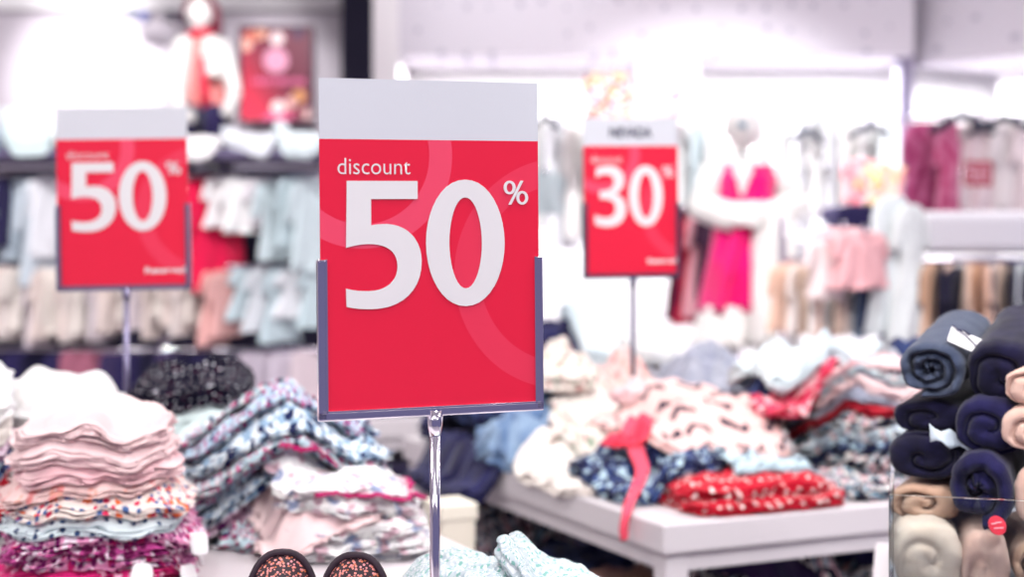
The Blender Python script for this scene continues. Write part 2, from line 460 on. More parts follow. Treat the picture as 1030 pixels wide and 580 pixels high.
def sale_card_material(name, red, pale, W, H, head):
    """printed red sheet: white header, and a broad lighter ring in the print"""
    t = NT(name); tc = t.new('ShaderNodeTexCoord').outputs['Object']
    sp = t.new('ShaderNodeSeparateXYZ'); t.link(tc, sp.inputs[0]); x, z = sp.outputs[0], sp.outputs[2]
    def ring(cx, cz, r0, r1):
        dx = t.math('SUBTRACT', x, cx); dz = t.math('SUBTRACT', z, cz)
        r = t.math('SQRT', t.math('ADD', t.math('MULTIPLY', dx, dx), t.math('MULTIPLY', dz, dz)))
        return t.math('MULTIPLY', t.math('GREATER_THAN', r, r0), t.math('LESS_THAN', r, r1))
    c = t.mix(t.math('MULTIPLY', ring(-.31 * W, .27 * H, .30 * W, .405 * W), .8), lin(red), lin(pale))
    c = t.mix(t.math('MULTIPLY', ring(.62 * W, -.10 * H, .40 * W, .52 * W), .35), c, lin(pale))  # fainter second ring paints the pale area of a reflection into the colour
    c = t.mix(t.math('GREATER_THAN', z, H / 2 - head * H), c, lin('#d6d8de'))
    t.link(c, t.b.inputs['Base Color']); t.b.inputs['Roughness'].default_value = .35
    t.b.inputs['Coat Weight'].default_value = .35; t.b.inputs['Coat Roughness'].default_value = .06
    return t.m

def sign(label, px, D, py_top, W, H, yaw, roll, head, digits, base_z, header=None, small=True, frame=M_STEEL, pole_px=None, red='#e5193c', pale='#f2506f', pr=.0048):
    x = wx(px, D); zc = wz(py_top, D) - H / 2
    root = empty('sale_sign', (x, D, base_z), math.radians(yaw))
    tag(root, label, 'sign', 'discount signs on poles')
    hz = zc - base_z
    holder_rot = (0, math.radians(roll), 0)
    k = W / 219.0; ky = H / 327.0
    b = MB()
    b.box((0, 0, 0), (W, .0016, H), .0)
    card = b.build('printed_card', sale_card_material('red_sale_print', red, pale, W, H, head), root, (0, 0, hz)); card.rotation_euler = holder_rot
    yf = -.0016
    def put(me, nm, x, z, mat=M_INK, y=yf):
        o = mesh_obj(nm, me, mat, card, (x, y, z)); return o
    for ch, gx in zip(digits, (24, 103)):
        g = {'5': G5, '0': G0, '3': G3}[ch]
        me = curve_glyph(place_glyph(g, gx, 100, k, ky))
        put(me, 'numeral', -W / 2, H / 2)
    put(curve_glyph(place_glyph(GPC, 182.5, 100.5, k, ky)), 'percent_sign', -W / 2, H / 2)
    put(text_mesh('discount', 71 * k, 16 * ky, bold=-.006), 'lettering', -W / 2 + 17 * k, H / 2 - 94.5 * ky)
    if small: put(text_mesh('Reserved', 68 * k, 11 * ky, bold=.03), 'lettering', -W / 2 + 145 * k, H / 2 - H * .935)
    if header: put(text_mesh(header, .45 * W, .068 * H, bold=.03), 'lettering', -.225 * W, H / 2 - .128 * H, M_DARKINK)
    # U-shaped channel holder
    cw, ct = .0085, .007
    zt = H * .455; f = MB()
    for sx in (-1, 1): f.box((sx * (W / 2 - .001), 0, -H / 2 + zt / 2 - .004), (cw, ct, zt + .008), .0014)
    f.box((0, 0, -H / 2 - .0045), (W + cw - .002, ct, .009), .0014)
    for sx in (-1, 1):                                  # fine front lips of the channel
        f.box((sx * (W / 2 - .0045), -ct / 2, -H / 2 + zt / 2 - .004), (.0022, .0016, zt + .008), .0004)
    f.box((0, -ct / 2, -H / 2 - .001), (W, .0016, .0022), .0004)
    fr = f.build('channel_holder', frame, root, (0, 0, hz)); fr.rotation_euler = holder_rot
    pole_x = 0 if pole_px is None else (wx(pole_px, D) - x)
    top = hz - H / 2 - .008
    MB().tube([(pole_x, .001, .004), (pole_x, .001, top)], pr, 16).build('pole', frame, root)
    MB().tube([(pole_x, .001, top - .02), (pole_x, .001, top - .012), (pole_x, .001, top + .004)], [pr * 1.02, pr * 1.35, pr * 1.6], 16).build('socket', frame, root)
    g = MB().box((pole_x, 0, .003), (.14, .1, .006), .002); g.build('base_plate', frame, root)
    return root

sign('red 50% discount sign in a chrome holder, the large sharp one nearest the camera', 434.5, 1.41, 81, .2085, .2975, 20, -.5, .183, '50', TZ, small=False, pole_px=438)
sign('smaller blurred 50% discount sign behind the stack of pink garments', 123.5, 2.59, 108, .2172, .2985, 4, -.9, .178, '50', TZ, frame=plain('satin_steel', '#8d87a2', .3, .9), pole_px=127)
sign('red 30% discount sign with NEVADA printed on its header, on the crowded table', 635, 2.93, 118.5, .1865, .2965, 12, -.7, .18, '30', TZ, header='NEVADA', frame=M_DSTEEL, pole_px=637, red='#e2163a')

# ------------------------------------------------------------------ tables
def table(label, corner, e1, e2, l1, l2, mat, shelf=True, H=TZ, thick=.046):
    """corner post at `corner`; e1, e2 unit edge directions"""
    e1 = Vector((*e1, 0)).normalized(); e2 = Vector((*e2, 0)).normalized()
    yaw = math.atan2(e2.y, e2.x)
    root = empty('display_table', (corner[0], corner[1], 0), yaw); tag(root, label, 'table')
    # local axes: x along e2, y along e1
    MB().box((l2 / 2, l1 / 2, H - thick / 2), (l2, l1, thick), .0035).build('tabletop', mat, root)
    a = MB(); i = .012; t = .022; ah = .03
    za = H - thick - ah / 2
    a.box((l2 / 2, i + t / 2, za), (l2 - 2 * i, t, ah), .002); a.box((l2 / 2, l1 - i - t / 2, za), (l2 - 2 * i, t, ah), .002)
    a.box((i + t / 2, l1 / 2, za), (t, l1 - 2 * i, ah), .002); a.box((l2 - i - t / 2, l1 / 2, za), (t, l1 - 2 * i, ah), .002)
    a.build('apron', mat, root)
    for x in (.03, l2 - .03):
        for y in (.03, l1 - .03):
            MB().box((x, y, (H - thick) / 2), (.04, .04, H - thick), .003).build('leg', mat, root)
    if shelf: MB().box((l2 / 2, l1 / 2, .515), (l2 - .05, l1 - .05, .03), .003).build('lower_shelf', mat, root)
    return root
E1, E2 = (-.425, .905), (.905, .425)
CORN = (.231, 2.34)
L1, L2 = 1.10, 1.10
table('pale grey display table under the heaped garments around the 30% sign', CORN, E1, E2, L1, L2, M_TABLE)
def in_right(X, Y, m=0.0):
    a = (X - CORN[0]) * E2[0] + (Y - CORN[1]) * E2[1]; b = (X - CORN[0]) * E1[0] + (Y - CORN[1]) * E1[1]
    return (a > m) & (a < L2 - m) & (b > m) & (b < L1 - m)
NC = (-1.03, .71)                      # near corner of the nearer table
table('white display table under the pink and mint folded stacks by the front sign', NC, E1, E2, 1.65, 1.5, M_TABLE, shelf=False)
def in_near(X, Y):
    a = (X - NC[0]) * E2[0] + (Y - NC[1]) * E2[1]; b = (X - NC[0]) * E1[0] + (Y - NC[1]) * E1[1]
    return (a > 0) & (a < 1.5) & (b > 0) & (b < 1.65)
FC = (CORN[0] + E1[0] * 1.40, CORN[1] + E1[1] * 1.40)
table('pale table of tumbled clothes behind the 30% sign, in front of the pink dress', FC, E1, E2, .45, 1.5, M_TABLE, shelf=False)
def in_far(X, Y):
    a = (X - FC[0]) * E2[0] + (Y - FC[1]) * E2[1]; b = (X - FC[0]) * E1[0] + (Y - FC[1]) * E1[1]
    return (a > 0) & (a < 1.5) & (b > 0) & (b < .45)

# ------------------------------------------------------------------ rolled leggings in an acrylic bin
BC = (wx(894, 1.64), 1.64)
def bin_():
    root = empty('acrylic_bin', (BC[0], BC[1], .8), math.radians(-14.3)); tag(root, 'clear acrylic bin holding the pile of rolled leggings', 'bin')
    MB().box((.3, .0, .085), (.6, .005, .165), .0008).build('front_panel', M_GLASS, root)
    MB().box((0.0025, .26, .085), (.005, .515, .165), .0008).build('side_panel', M_GLASS, root)
    MB().box((.6, .26, .085), (.005, .515, .165), .0008).build('side_panel', M_GLASS, root)
    MB().box((.3, .52, .085), (.6, .005, .165), .0008).build('back_panel', M_GLASS, root)
    MB().box((.302, .26, .026), (.588, .505, .052), .002).build('bin_base', M_WHITE, root)
bin_()
def bin_table():
    root = empty('counter', (BC[0] - .02, BC[1] - .02, 0), math.radians(-14.3)); tag(root, 'white counter beneath the acrylic bin of rolled leggings', 'counter')
    MB().box((.35, .3, .78), (.72, .62, .04), .004).build('countertop', M_WHITE, root)
    MB().box((.35, .3, .38), (.68, .58, .76), .004).build('body', M_WHITE, root)
bin_table()
_roll = {}
def roll(label, mat, px, py, D, rx, rz, L, ax, turns=3.6, seed=1, fold=False):
    rng = np.random.RandomState(seed)
    N = int(64 * turns); M = 26
    ph = np.linspace(0, 2 * np.pi * turns, N)
    fr = 1 - .86 * ph / ph[-1]
    th = .86 / turns * .90
    ang0 = rng.uniform(-.6, .3) - math.pi / 2
    sx, sz = rx, rz
    def ring(rad, y):
        wob = 1 + .035 * gn(np.cos(ph) * 2.2 + seed, np.sin(ph) * 2.2 + y * 16, seed) + .02 * gn(np.cos(ph) * 5 + seed, np.sin(ph) * 5 + y * 45, seed + 4)
        c, s_ = np.cos(ph + ang0), np.sin(ph + ang0)
        den = (np.abs(c) ** 2.4 + np.abs(s_) ** 2.4) ** (1 / 2.4)
        r = rad * wob / den
        return np.stack([r * c * sx, np.full(N, 0.0), r * s_ * sz * (1 - .08 * (s_ < 0))], -1)
    e0 = .010 * gn(ph * 1.3, ph * 0 + 2, seed + 1) + .016 * (1 - fr) ** 1.5 - .004
    e1 = .008 * gn(ph * 1.1, ph * 0 + 5, seed + 2)
    rows = []; uv = []
    ys = np.linspace(0, 1, M)
    for j, y in enumerate(ys):                       # outer face, front to back
        rnd = th * .45 * max(0, 1 - min(y, 1 - y) / .045) ** 2
        p = ring(fr - rnd, y * L); p[:, 1] = e0 * (1 - y) + (L + e1) * y
        rows.append(p)
    for j, y in enumerate(ys[::-1]):
        rnd = th * .45 * max(0, 1 - min(y, 1 - y) / .045) ** 2
        p = ring(np.maximum(fr - th + rnd, .02), y * L); p[:, 1] = e0 * (1 - y) + (L + e1) * y
        rows.append(p)
    V = np.stack(rows); nr = len(rows)
    idx = np.arange(nr * N).reshape(nr, N); nxt = np.roll(idx, -1, 0)
    Q = np.stack([idx[:, :-1], nxt[:, :-1], nxt[:, 1:], idx[:, 1:]], -1).reshape(-1, 4)[:, ::-1]
    caps = []
    for e in (idx[:, 0], idx[::-1, -1]):
        for q in range(nr // 2 - 1): caps.append((e[q], e[q + 1], e[nr - 2 - q], e[nr - 1 - q]))
    Q = np.concatenate([Q, np.array(caps)])
    U = np.stack([np.broadcast_to(ph * .03, (nr, N)), V[..., 1]], -1)
    o = mesh_obj('leggings_roll', np_mesh('leggings_roll', V, Q, U), mat)
    a = Vector(ax).normalized()
    o.location = (wx(px, D), D, wz(py, D))
    o.rotation_euler = (math.asin(a.z), 0, math.atan2(-a.x, a.y))
    tag(o, label, 'leggings', 'rolled leggings in the acrylic bin')
    return o
def dome_roll(label, mat, px, py, D, rx, rz, L, ax, seed=1, turns=1.6, groove=.006, twist=0.0):
    """a softly folded roll: rounded end with the fold line spiralling in"""
    n, k, m = 72, 30, 26; A = np.linspace(0, 2 * np.pi, n, endpoint=False)
    rows = []; uv = []
    def sect(q, y, end):
        c, s_ = np.cos(A), np.sin(A); den = (np.abs(c) ** 2.5 + np.abs(s_) ** 2.5) ** (1 / 2.5)
        wob = 1 + .05 * gn(c * 1.6 + seed * 3, s_ * 1.6 + y * 9, seed) + .025 * gn(c * 4 + seed, s_ * 4 + y * 30, seed + 2)
        r = q * wob / den
        f = (q * turns - A / (2 * np.pi) + seed * .23) % 1.0
        g = np.exp(-(np.minimum(f, 1 - f) / .10) ** 2) * groove * end * min(1, q * 4)
        f2 = f - .5; bulge_ = .004 * np.cos(f2 * np.pi) * end * min(1, q * 3)
        return np.stack([r * c * rx, np.full(n, y) + g - bulge_, r * s_ * rz * (1 - .12 * (s_ < 0)) + twist * y * y], -1)
    dep = .30 * min(rx, rz) * 1.6
    for q in np.linspace(.03, 1, k): rows.append(sect(q, dep * (1 - (1 - q ** 3.2) ** .5), 1.0 if q < .9 else (1 - q) * 10))
    for t in np.linspace(0, 1, m)[1:]: rows.append(sect(1.0, dep + (L - 2 * dep) * t, 0.0))
    for q in np.linspace(1, .03, 14)[1:]: rows.append(sect(q, L - dep * (1 - (1 - q ** 3.2) ** .5), .6 if q < .9 else 0))
    V = np.stack(rows); S = len(rows); idx = np.arange(S * n).reshape(S, n)
    Q = np.stack([idx[:-1], idx[1:], np.roll(idx[1:], -1, 1), np.roll(idx[:-1], -1, 1)], -1).reshape(-1, 4)
    caps = []
    for e in (idx[0], idx[-1][::-1]):
        for j in range(n // 2 - 1): caps.append((e[j], e[j + 1], e[n - 2 - j], e[n - 1 - j]))
    U = np.stack([np.broadcast_to(A * rx, (S, n)), V[..., 1]], -1)
    o = mesh_obj('leggings_roll', np_mesh('leggings_roll', V, np.concatenate([Q, np.array(caps)]), U), mat)
    a = Vector(ax).normalized(); o.location = (wx(px, D), D, wz(py, D)); o.rotation_euler = (math.asin(a.z), 0, math.atan2(-a.x, a.y))
    return tag(o, label, 'leggings', 'rolled leggings in the acrylic bin')
NAVY = fabric('#0e0b24', 'mottle', '#131030', scale=30, size=.5, sheen=.12)
NAVY2 = fabric('#131034', 'mottle', '#1b1844', scale=22, size=.5, sheen=.15)
GREYH = fabric('#454e62', 'mottle', '#363f56', scale=50, size=.6, sheen=.15)
PEACH = fabric('#e3bfb0', 'mottle', '#d9b1a2', scale=25, size=.5, sheen=.2)
TAN = fabric('#c6a38c', 'mottle', '#b8947f', scale=25, size=.5, sheen=.2)
CREAM = fabric('#e9d6c6', 'mottle', '#dfcab8', scale=25, size=.5, sheen=.2)
RA = (.46, .87, .05)
r1 = roll('grey heather leggings roll with a white hangtag, topmost of the pile', GREYH, 934, 373, 1.735, .042, .036, .22, (.42, .86, .13), 3.0, 1)
dome_roll('navy leggings roll lying right beside the grey tagged roll', NAVY, 1008, 380, 1.70, .040, .038, .22, (.42, .87, .17), 2, 1.4)
dome_roll('navy leggings roll under the grey tagged one, between the peach rolls and the black pair', NAVY2, 994, 431, 1.69, .038, .034, .20, RA, 3, 1.3)
dome_roll('black leggings roll just beneath the grey roll, upper of the two at the bin edge', NAVY, 934, 421, 1.75, .042, .021, .20, RA, 4, 1.0)
r5 = dome_roll('black leggings roll with a pale tag, lower of the two at the bin edge', NAVY, 929, 461, 1.735, .042, .028, .20, RA, 5, 1.2)
r8 = roll('big black leggings roll with open folds and a red round sticker below it', NAVY2, 982, 494, 1.672, .041, .050, .20, (.40, .9, .06), 2.0, 6)
dome_roll('tan leggings roll behind the acrylic panel under the black pair', TAN, 928, 508, 1.735, .038, .022, .19, RA, 7, 1.3, .010)
dome_roll('cream leggings roll standing plump in the bin corner', CREAM, 935, 566, 1.672, .037, .041, .18, (.2, .97, .02), 8, .9, .004)
dome_roll('peach leggings roll between the cream roll and the ruched beige roll', PEACH, 992, 574, 1.660, .026, .043, .18, (.2, .97, .02), 9, .8, .004)
roll('ruched beige leggings roll at the bottom beneath the red sticker', TAN, 1038, 572, 1.655, .025, .036, .18, (.2, .97, .02), 2.2, 10)
dome_roll('peach leggings roll beside the navy rolls, topmost of the peach ones', PEACH, 1038, 391, 1.66, .030, .022, .18, RA, 11, 1.2)
dome_roll('peach leggings roll beside the navy rolls, second of the peach ones from the top', PEACH, 1039, 434, 1.655, .035, .027, .18, RA, 12, 1.3)
dome_roll('peach leggings roll next to the big open black roll', PEACH, 1048, 502, 1.65, .031, .038, .18, RA, 13, 1.2)
# hangtag lying on the grey roll, its string and red mark
def hangtag(parent_roll):
    c = Vector((wx(977, 1.735), 1.735, wz(345, 1.735)))
    root = empty('hangtag', c); tag(root, 'white hangtag with a red mark lying on the grey leggings roll', 'tag')
    rot = (math.radians(38), math.radians(24), math.radians(-12))
    m = MB().box((0, 0, 0), (.052, .026, .0012), .0004, rot=None); a = m.build('card', M_TAGW, root); a.rotation_euler = rot
    MB().box((.016, -.003, .0010), (.009, .008, .0008)).build('red_mark', plain('red_ink', '#c8173c', .5), a)
    MB().tube([(-.026, .012, .003), (-.01, .004, .004), (.002, 0, .002), (.010, -.010, .003), (.03, -.012, .002)], .0009, 6).build('string', M_DARKINK, a)
    MB().tube([(-.02, .010, .0015), (-.012, .0115, .003), (-.004, .010, .0015)], .001, 6).build('loop', M_DARKINK, a)
hangtag(r1)
def sticker():
    D = 1.648; o = empty('round_sticker', (wx(1003, D), D, wz(528, D))); tag(o, 'red round price sticker under the big black roll', 'sticker')
    m = MB(); m.prism([(.0105 * math.cos(2 * math.pi * k / 28), .0105 * math.sin(2 * math.pi * k / 28)) for k in range(28)], -.0005, .0005)
    d = m.build('disc', plain('red_sticker', '#e0243c', .4), o); d.rotation_euler = (math.radians(-25), 0, math.radians(15))
    mm = MB()
    for x, z, w_, a_ in ((-.004, .002, .006, .6), (.002, .003, .007, .6), (-.002, -.003, .006, -.5), (.004, -.003, .005, .4)):
        mm.box((x, -.0008, z), (w_, .0004, .0012), rot=None)
    mm.build('print', plain('pale_pink_ink', '#f4b4bc', .5), d)
sticker()
def soft_tag():
    D = 1.715; o = empty('clear_tag', (wx(956, D), D, wz(441, D))); tag(o, 'pale crumpled tag sticking out between the black leggings rolls', 'tag')
    V = []; Q = []
    for i in range(9):
        for j in range(6):
            u, v = i / 8 - .5, j / 5 - .5
            V.append((u * .044, .004 * math.sin(u * 9) + .004 * v, v * .016 - .012 * u + .003 * math.sin(u * 11 + v * 3)))
    for i in range(8):
        for j in range(5): Q.append((i * 6 + j, (i + 1) * 6 + j, (i + 1) * 6 + j + 1, i * 6 + j + 1))
    p = mesh_obj('film', np_mesh('film', V, Q), plain('pale_film', '#c9d5df', .25), o)
    sm = p.modifiers.new('s', 'SOLIDIFY'); sm.thickness = .0012
soft_tag()

# ------------------------------------------------------------------ hanging garments
def loft(sections, n=40, folds=0, famp=0.0, seed=0, power=2.2):
    """closed skin through elliptical sections (z, cx, cy, rx, ry), folds growing towards the end"""
    A = np.linspace(0, 2 * np.pi, n, endpoint=False); rows = []; uv = []
    S = len(sections)
    for i, (z, cx, cy, rx, ry) in enumerate(sections):
        c, s = np.cos(A), np.sin(A)
        den = (np.abs(c) ** power + np.abs(s) ** power) ** (1 / power)
        f = famp * (i / max(1, S - 1)) ** .7
        m = 1 + f * (np.sin(folds * A + seed + 1.5 * np.sin(i * .35 + seed)) + .6 * np.sin((folds * 2 - 1) * A + seed * 2.1 + i * .2))
        x = cx + rx * c / den * (1 + .15 * (m - 1)); y = cy + ry * s / den * m
        rows.append(np.stack([x, y, np.full(n, z) + .02 * rx * np.sin(3 * A + seed) * (i > S - 3)], -1)); uv.append(np.stack([A * rx, np.full(n, z)], -1))
    V = np.stack(rows); U = np.stack(uv); idx = np.arange(S * n).reshape(S, n)
    Q = np.stack([idx[:-1], idx[1:], np.roll(idx[1:], -1, 1), np.roll(idx[:-1], -1, 1)], -1).reshape(-1, 4)
    caps = []
    for e in (idx[0], idx[-1][::-1]):
        for q in range(n // 2 - 1): caps.append((e[q], e[q + 1], e[n - 2 - q], e[n - 1 - q]))
    return V, np.concatenate([Q, np.array(caps)]), U
def smooth_sections(keys, k=5):
    out = []
    for a, b in zip(keys, keys[1:]):
        for i in range(k):
            t = i / k; out.append(tuple(x + (y - x) * t for x, y in zip(a, b)))
    return out + [keys[-1]]
_gm = {}
def garment_meshes(kind, v):
    if (kind, v) in _gm: return _gm[kind, v]
    rnd = random.Random(hash(kind) % 7 + v * 13); fl = rnd.uniform(.9, 1.15); sd = v * 2.3 + 1
    if kind == 'top':
        keys = [(-.005, 0, 0, .20, .04), (-.03, 0, 0, .34, .07), (-.10, 0, 0, .44, .09), (-.25, 0, 0, .40, .12), (-.55, 0, 0, .40 * fl, .13), (-.97, 0, 0, .46 * fl, .14), (-1.0, 0, 0, .45 * fl, .12)]
        fo, fa = 5, .30
    elif kind == 'dress':
        keys = [(-.003, 0, 0, .13, .04), (-.02, 0, 0, .24, .06), (-.08, 0, 0, .30, .08), (-.30, 0, 0, .26, .10), (-.42, 0, 0, .25, .10), (-.7, 0, 0, .38 * fl, .14), (-.98, 0, 0, .5 * fl, .17), (-1.0, 0, 0, .49 * fl, .15)]
        fo, fa = 7, .34
    else:
        keys = [(-.005, 0, 0, .30, .05), (-.05, 0, 0, .36, .08), (-.3, 0, 0, .40, .11), (-.6, 0, 0, .38, .10), (-.97, 0, 0, .36, .09), (-1.0, 0, 0, .35, .07)]
        fo, fa = 4, .35
    V, Q, U = loft(smooth_sections(keys, 5), 44, fo, fa, sd)
    me = np_mesh('garment', V, Q, U * .4); sl = None
    if kind != 'trousers':
        k2 = [(.0, 0, 0, .075, .05), (-.1, .05, 0, .085, .06), (-.28, .10, 0, .075, .055), (-.42 if kind == 'top' else -.2, .13, 0, .07, .05)]
        V, Q, U = loft(smooth_sections(k2, 4), 20, 3, .25, sd + 1)
        sl = np_mesh('sleeve', V, Q, U * .4)
    _gm[kind, v] = (me, sl); return _gm[kind, v]
def set_mat(o, mat):
    if not o.data.materials: o.data.materials.append(mat)
    o.material_slots[0].link = 'OBJECT'; o.material_slots[0].material = mat
NAMES = {'top': 'hanging_shirt', 'dress': 'hanging_dress', 'trousers': 'hanging_trousers'}
def hang(kind, label, mat, px, D, py0, py1, width, yaw, group, var=0, cat=None, sleeves=True, tilt=0, fold_depth=1.0):
    me, sl = garment_meshes(kind, var % 4)
    o = bpy.data.objects.new(NAMES[kind], me); COL.objects.link(o); set_mat(o, mat)
    z0 = wz(py0, D); h = z0 - wz(py1, D)
    o.location = (wx(px, D), D, z0); o.rotation_euler = (0, math.radians(tilt), math.radians(yaw)); o.scale = (width, width * fold_depth, h)
    if sl is not None and sleeves:
        for sx in (-1, 1):
            s = bpy.data.objects.new('sleeve', sl); COL.objects.link(s); set_mat(s, mat)
            s.parent = o; s.location = (sx * .38 if kind == 'top' else sx * .25, 0, -.06); s.rotation_euler = (0, 0, 0 if sx > 0 else math.pi)
    tag(o, label, cat or {'top': 'shirt', 'dress': 'dress', 'trousers': 'trousers'}[kind], group)
    return o
ORD = ['first', 'second', 'third', 'fourth', 'fifth', 'sixth', 'seventh', 'eighth', 'ninth', 'tenth', 'eleventh', 'twelfth', 'thirteenth', 'fourteenth', 'fifteenth', 'sixteenth',
       'seventeenth', 'eighteenth', 'nineteenth', 'twentieth', 'twenty-first', 'twenty-second', 'twenty-third', 'twenty-fourth', 'twenty-fifth', 'twenty-sixth']
CNAME = {'#2a2350': 'navy', '#c9d3dc': 'pale blue', '#b9c6d2': 'grey-blue', '#e8e8ee': 'white', '#e8184e': 'bright red', '#f4eef0': 'white', '#f7f5f5': 'white', '#f0e9ee': 'off-white',
         '#c8d6db': 'pale aqua', '#bfd0d6': 'pale aqua', '#ead9d3': 'cream', '#e8dcd8': 'pale cream', '#f0e6df': 'ivory', '#dccfd4': 'pale mauve', '#f0b8b4': 'peach pink',
         '#c5d5dc': 'pale blue', '#d9dde3': 'silver grey', '#a8647a': 'mauve', '#cbbfcd': 'lavender grey', '#3a2f58': 'dark plum', '#f3efee': 'white', '#f6e9e4': 'cream',
         '#f2c9b4': 'peach', '#e0b394': 'tan', '#e9cdbb': 'beige', '#181433': 'black', '#31406a': 'denim blue', '#e7eef0': 'pale aqua', '#f5b9bd': 'pink', '#d23a5a': 'red', '#c21f5c': 'magenta',
         '#8fa3b8': 'blue-grey', '#d9c8cf': 'pale mauve', '#b98d86': 'dusty pink'}

# ------------------------------------------------------------------ baby rack behind the smaller 50% sign
RD = 5.4
def baby_rack():
    xa, xb = wx(-40, RD), wx(334, RD)
    root = empty('display_rack', ((xa + xb) / 2, RD, 0)); tag(root, 'dark-backed wall rack with three rails of small baby clothes', 'rack')
    w = xb - xa
    MB().box((0, .36, .80), (w, .03, 1.35), .003).build('back_panel', M_NAVY, root)
    MB().box((0, .12, wz(165, RD) + .03), (w, .55, .035), .004).build('top_shelf', plain('plum_grey_shelf', '#5a5070', .6), root)
    MB().box((0, .12, .16), (w, .55, .06), .004).build('plinth', M_WHITE, root)
    for x in (-w / 2, 0, w / 2): MB().box((x, .32, .75), (.04, .04, 1.5), .003).build('upright', M_STEEL, root)
    for z in (wz(176, RD), wz(268, RD), wz(352, RD)):
        m = MB().tube([(-w / 2, 0, z), (w / 2, 0, z)], .009, 10)
        for x in (-w / 2 + .05, -.02, w / 2 - .05): m.tube([(x, .33, z), (x, 0, z)], .007, 8)
        m.build('rail', M_STEEL, root, smooth=True)
baby_rack()
def rail_row(rows, where, group, D, py0, edge):
    for i, r in enumerate(rows):
        px, c, kind, py1, w, yaw = r
        hang(kind, f"{CNAME[c]} {kind if kind != 'top' else 'top'}, {ORD[i]} from the {edge} on {where}", fabric(c, 'mottle', c, scale=40), px, D + .015 * ((i * 7) % 3 - 1),
             py0 + (i * 5) % 4, py1 + (i * 11) % 9 - 4, w, yaw + (i * 37) % 23 - 11, group, i, fold_depth=.55)
up = []
for px, c, y1, w, yaw in ((2, '#2a2350', 268, .22, 62), (15, '#2a2350', 250, .2, 68), (31, '#b9c6d2', 262, .26, 40), (44, '#c9d3dc', 285, .24, 55), (58, '#e8e8ee', 255, .24, 50), (194, '#f3efee', 214, .2, 50), (206, '#e8184e', 286, .24, 42), (221, '#e8184e', 292, .24, 50),
                          (240, '#f4eef0', 226, .28, 38), (257, '#f7f5f5', 238, .26, 45), (273, '#f0e9ee', 228, .24, 60), (288, '#c8d6db', 262, .26, 40), (303, '#bfd0d6', 246, .22, 55), (320, '#c8d6db', 268, .26, 42)):
    up.append((px, c, 'top', y1, w, yaw))
rail_row(up, 'the upper rail of the baby rack', 'tops on the upper rail of the baby rack', RD, 177, 'photo edge')
mid = []
cyc = ['#ead9d3', '#e8dcd8', '#f0e6df', '#dccfd4', '#ead9d3', '#f0e6df']
for i in range(11): mid.append((8 + i * 10.5, cyc[i % 6], 'top', 340 - 4 * (i % 3) + 6 * (i % 2), .17 + .03 * (i % 3), 58 + (i * 7) % 16))
for i in range(7): mid.append((134 + i * 11, cyc[(i + 2) % 6], 'top', 322 + 7 * (i % 3), .17 + .03 * (i % 2), 60 + (i * 9) % 14))
mid += [(214, '#f0b8b4', 'dress', 350, .2, 60), (228, '#f0b8b4', 'top', 340, .2, 60)]
for i in range(5): mid.append((248 + i * 17, ['#c5d5dc', '#d9dde3', '#c5d5dc', '#e8e8ee', '#bfd0d6'][i], 'dress', 322 + 9 * (i % 3), .18 + .04 * (i % 2), 50))
rail_row(mid, 'the middle rail of the baby rack', 'clothes on the middle rail of the baby rack', RD, 268, 'photo edge')
low = []
for px, c in ((6, '#181433'), (26, '#2a2350'), (46, '#181433'), (66, '#2a2350'), (84, '#a8647a'), (102, '#a8647a'), (122, '#3a2f58'), (142, '#2a2350'), (160, '#181433'), (178, '#3a2f58'), (196, '#181433'),
              (214, '#2a2350'), (232, '#181433'), (258, '#cbbfcd'), (276, '#cbbfcd'), (294, '#cbbfcd'), (312, '#d9c8cf')):
    low.append((px, c, 'trousers', 440, .24, 45))
rail_row(low, 'the lower rail of the baby rack', 'trousers on the lower rail of the baby rack', RD, 352, 'photo edge')
def bed_rect(x0, x1, y0, y1, z, out): return Bed(x0 - .1, x1 + .1, y0 - .1, y1 + .1, lambda X, Y: (X > x0) & (X < x1) & (Y > y0) & (Y < y1), z, out)
bs = bed_rect(wx(-40, RD), wx(334, RD), RD - .15, RD + .39, wz(165, RD) + .0475, 1.0)
for i, (px, c, h, nm) in enumerate(((-6, '#9aa4b8', .07, 'grey-blue'), (40, '#d3e2e4', .09, 'pale aqua'), (92, '#f0ecec', .06, 'white'), (205, '#f2eef0', .04, 'white'), (258, '#d9dbe3', .05, 'silver grey'), (306, '#cfd9de', .055, 'pale blue'))):
    o, _, _ = cloth(bs, 'folded_garment', fabric(c), px, RD + .02, i * 5 % 13 - 6, .19, .37, h, layers=4, amp=.016, wl=.06, res=.5, k=1.5, irr=.07)
    tag(o, f'{nm} folded garment on top of the baby rack, {ORD[i]} from the photo edge', 'clothes', 'folded garments on top of the baby rack')

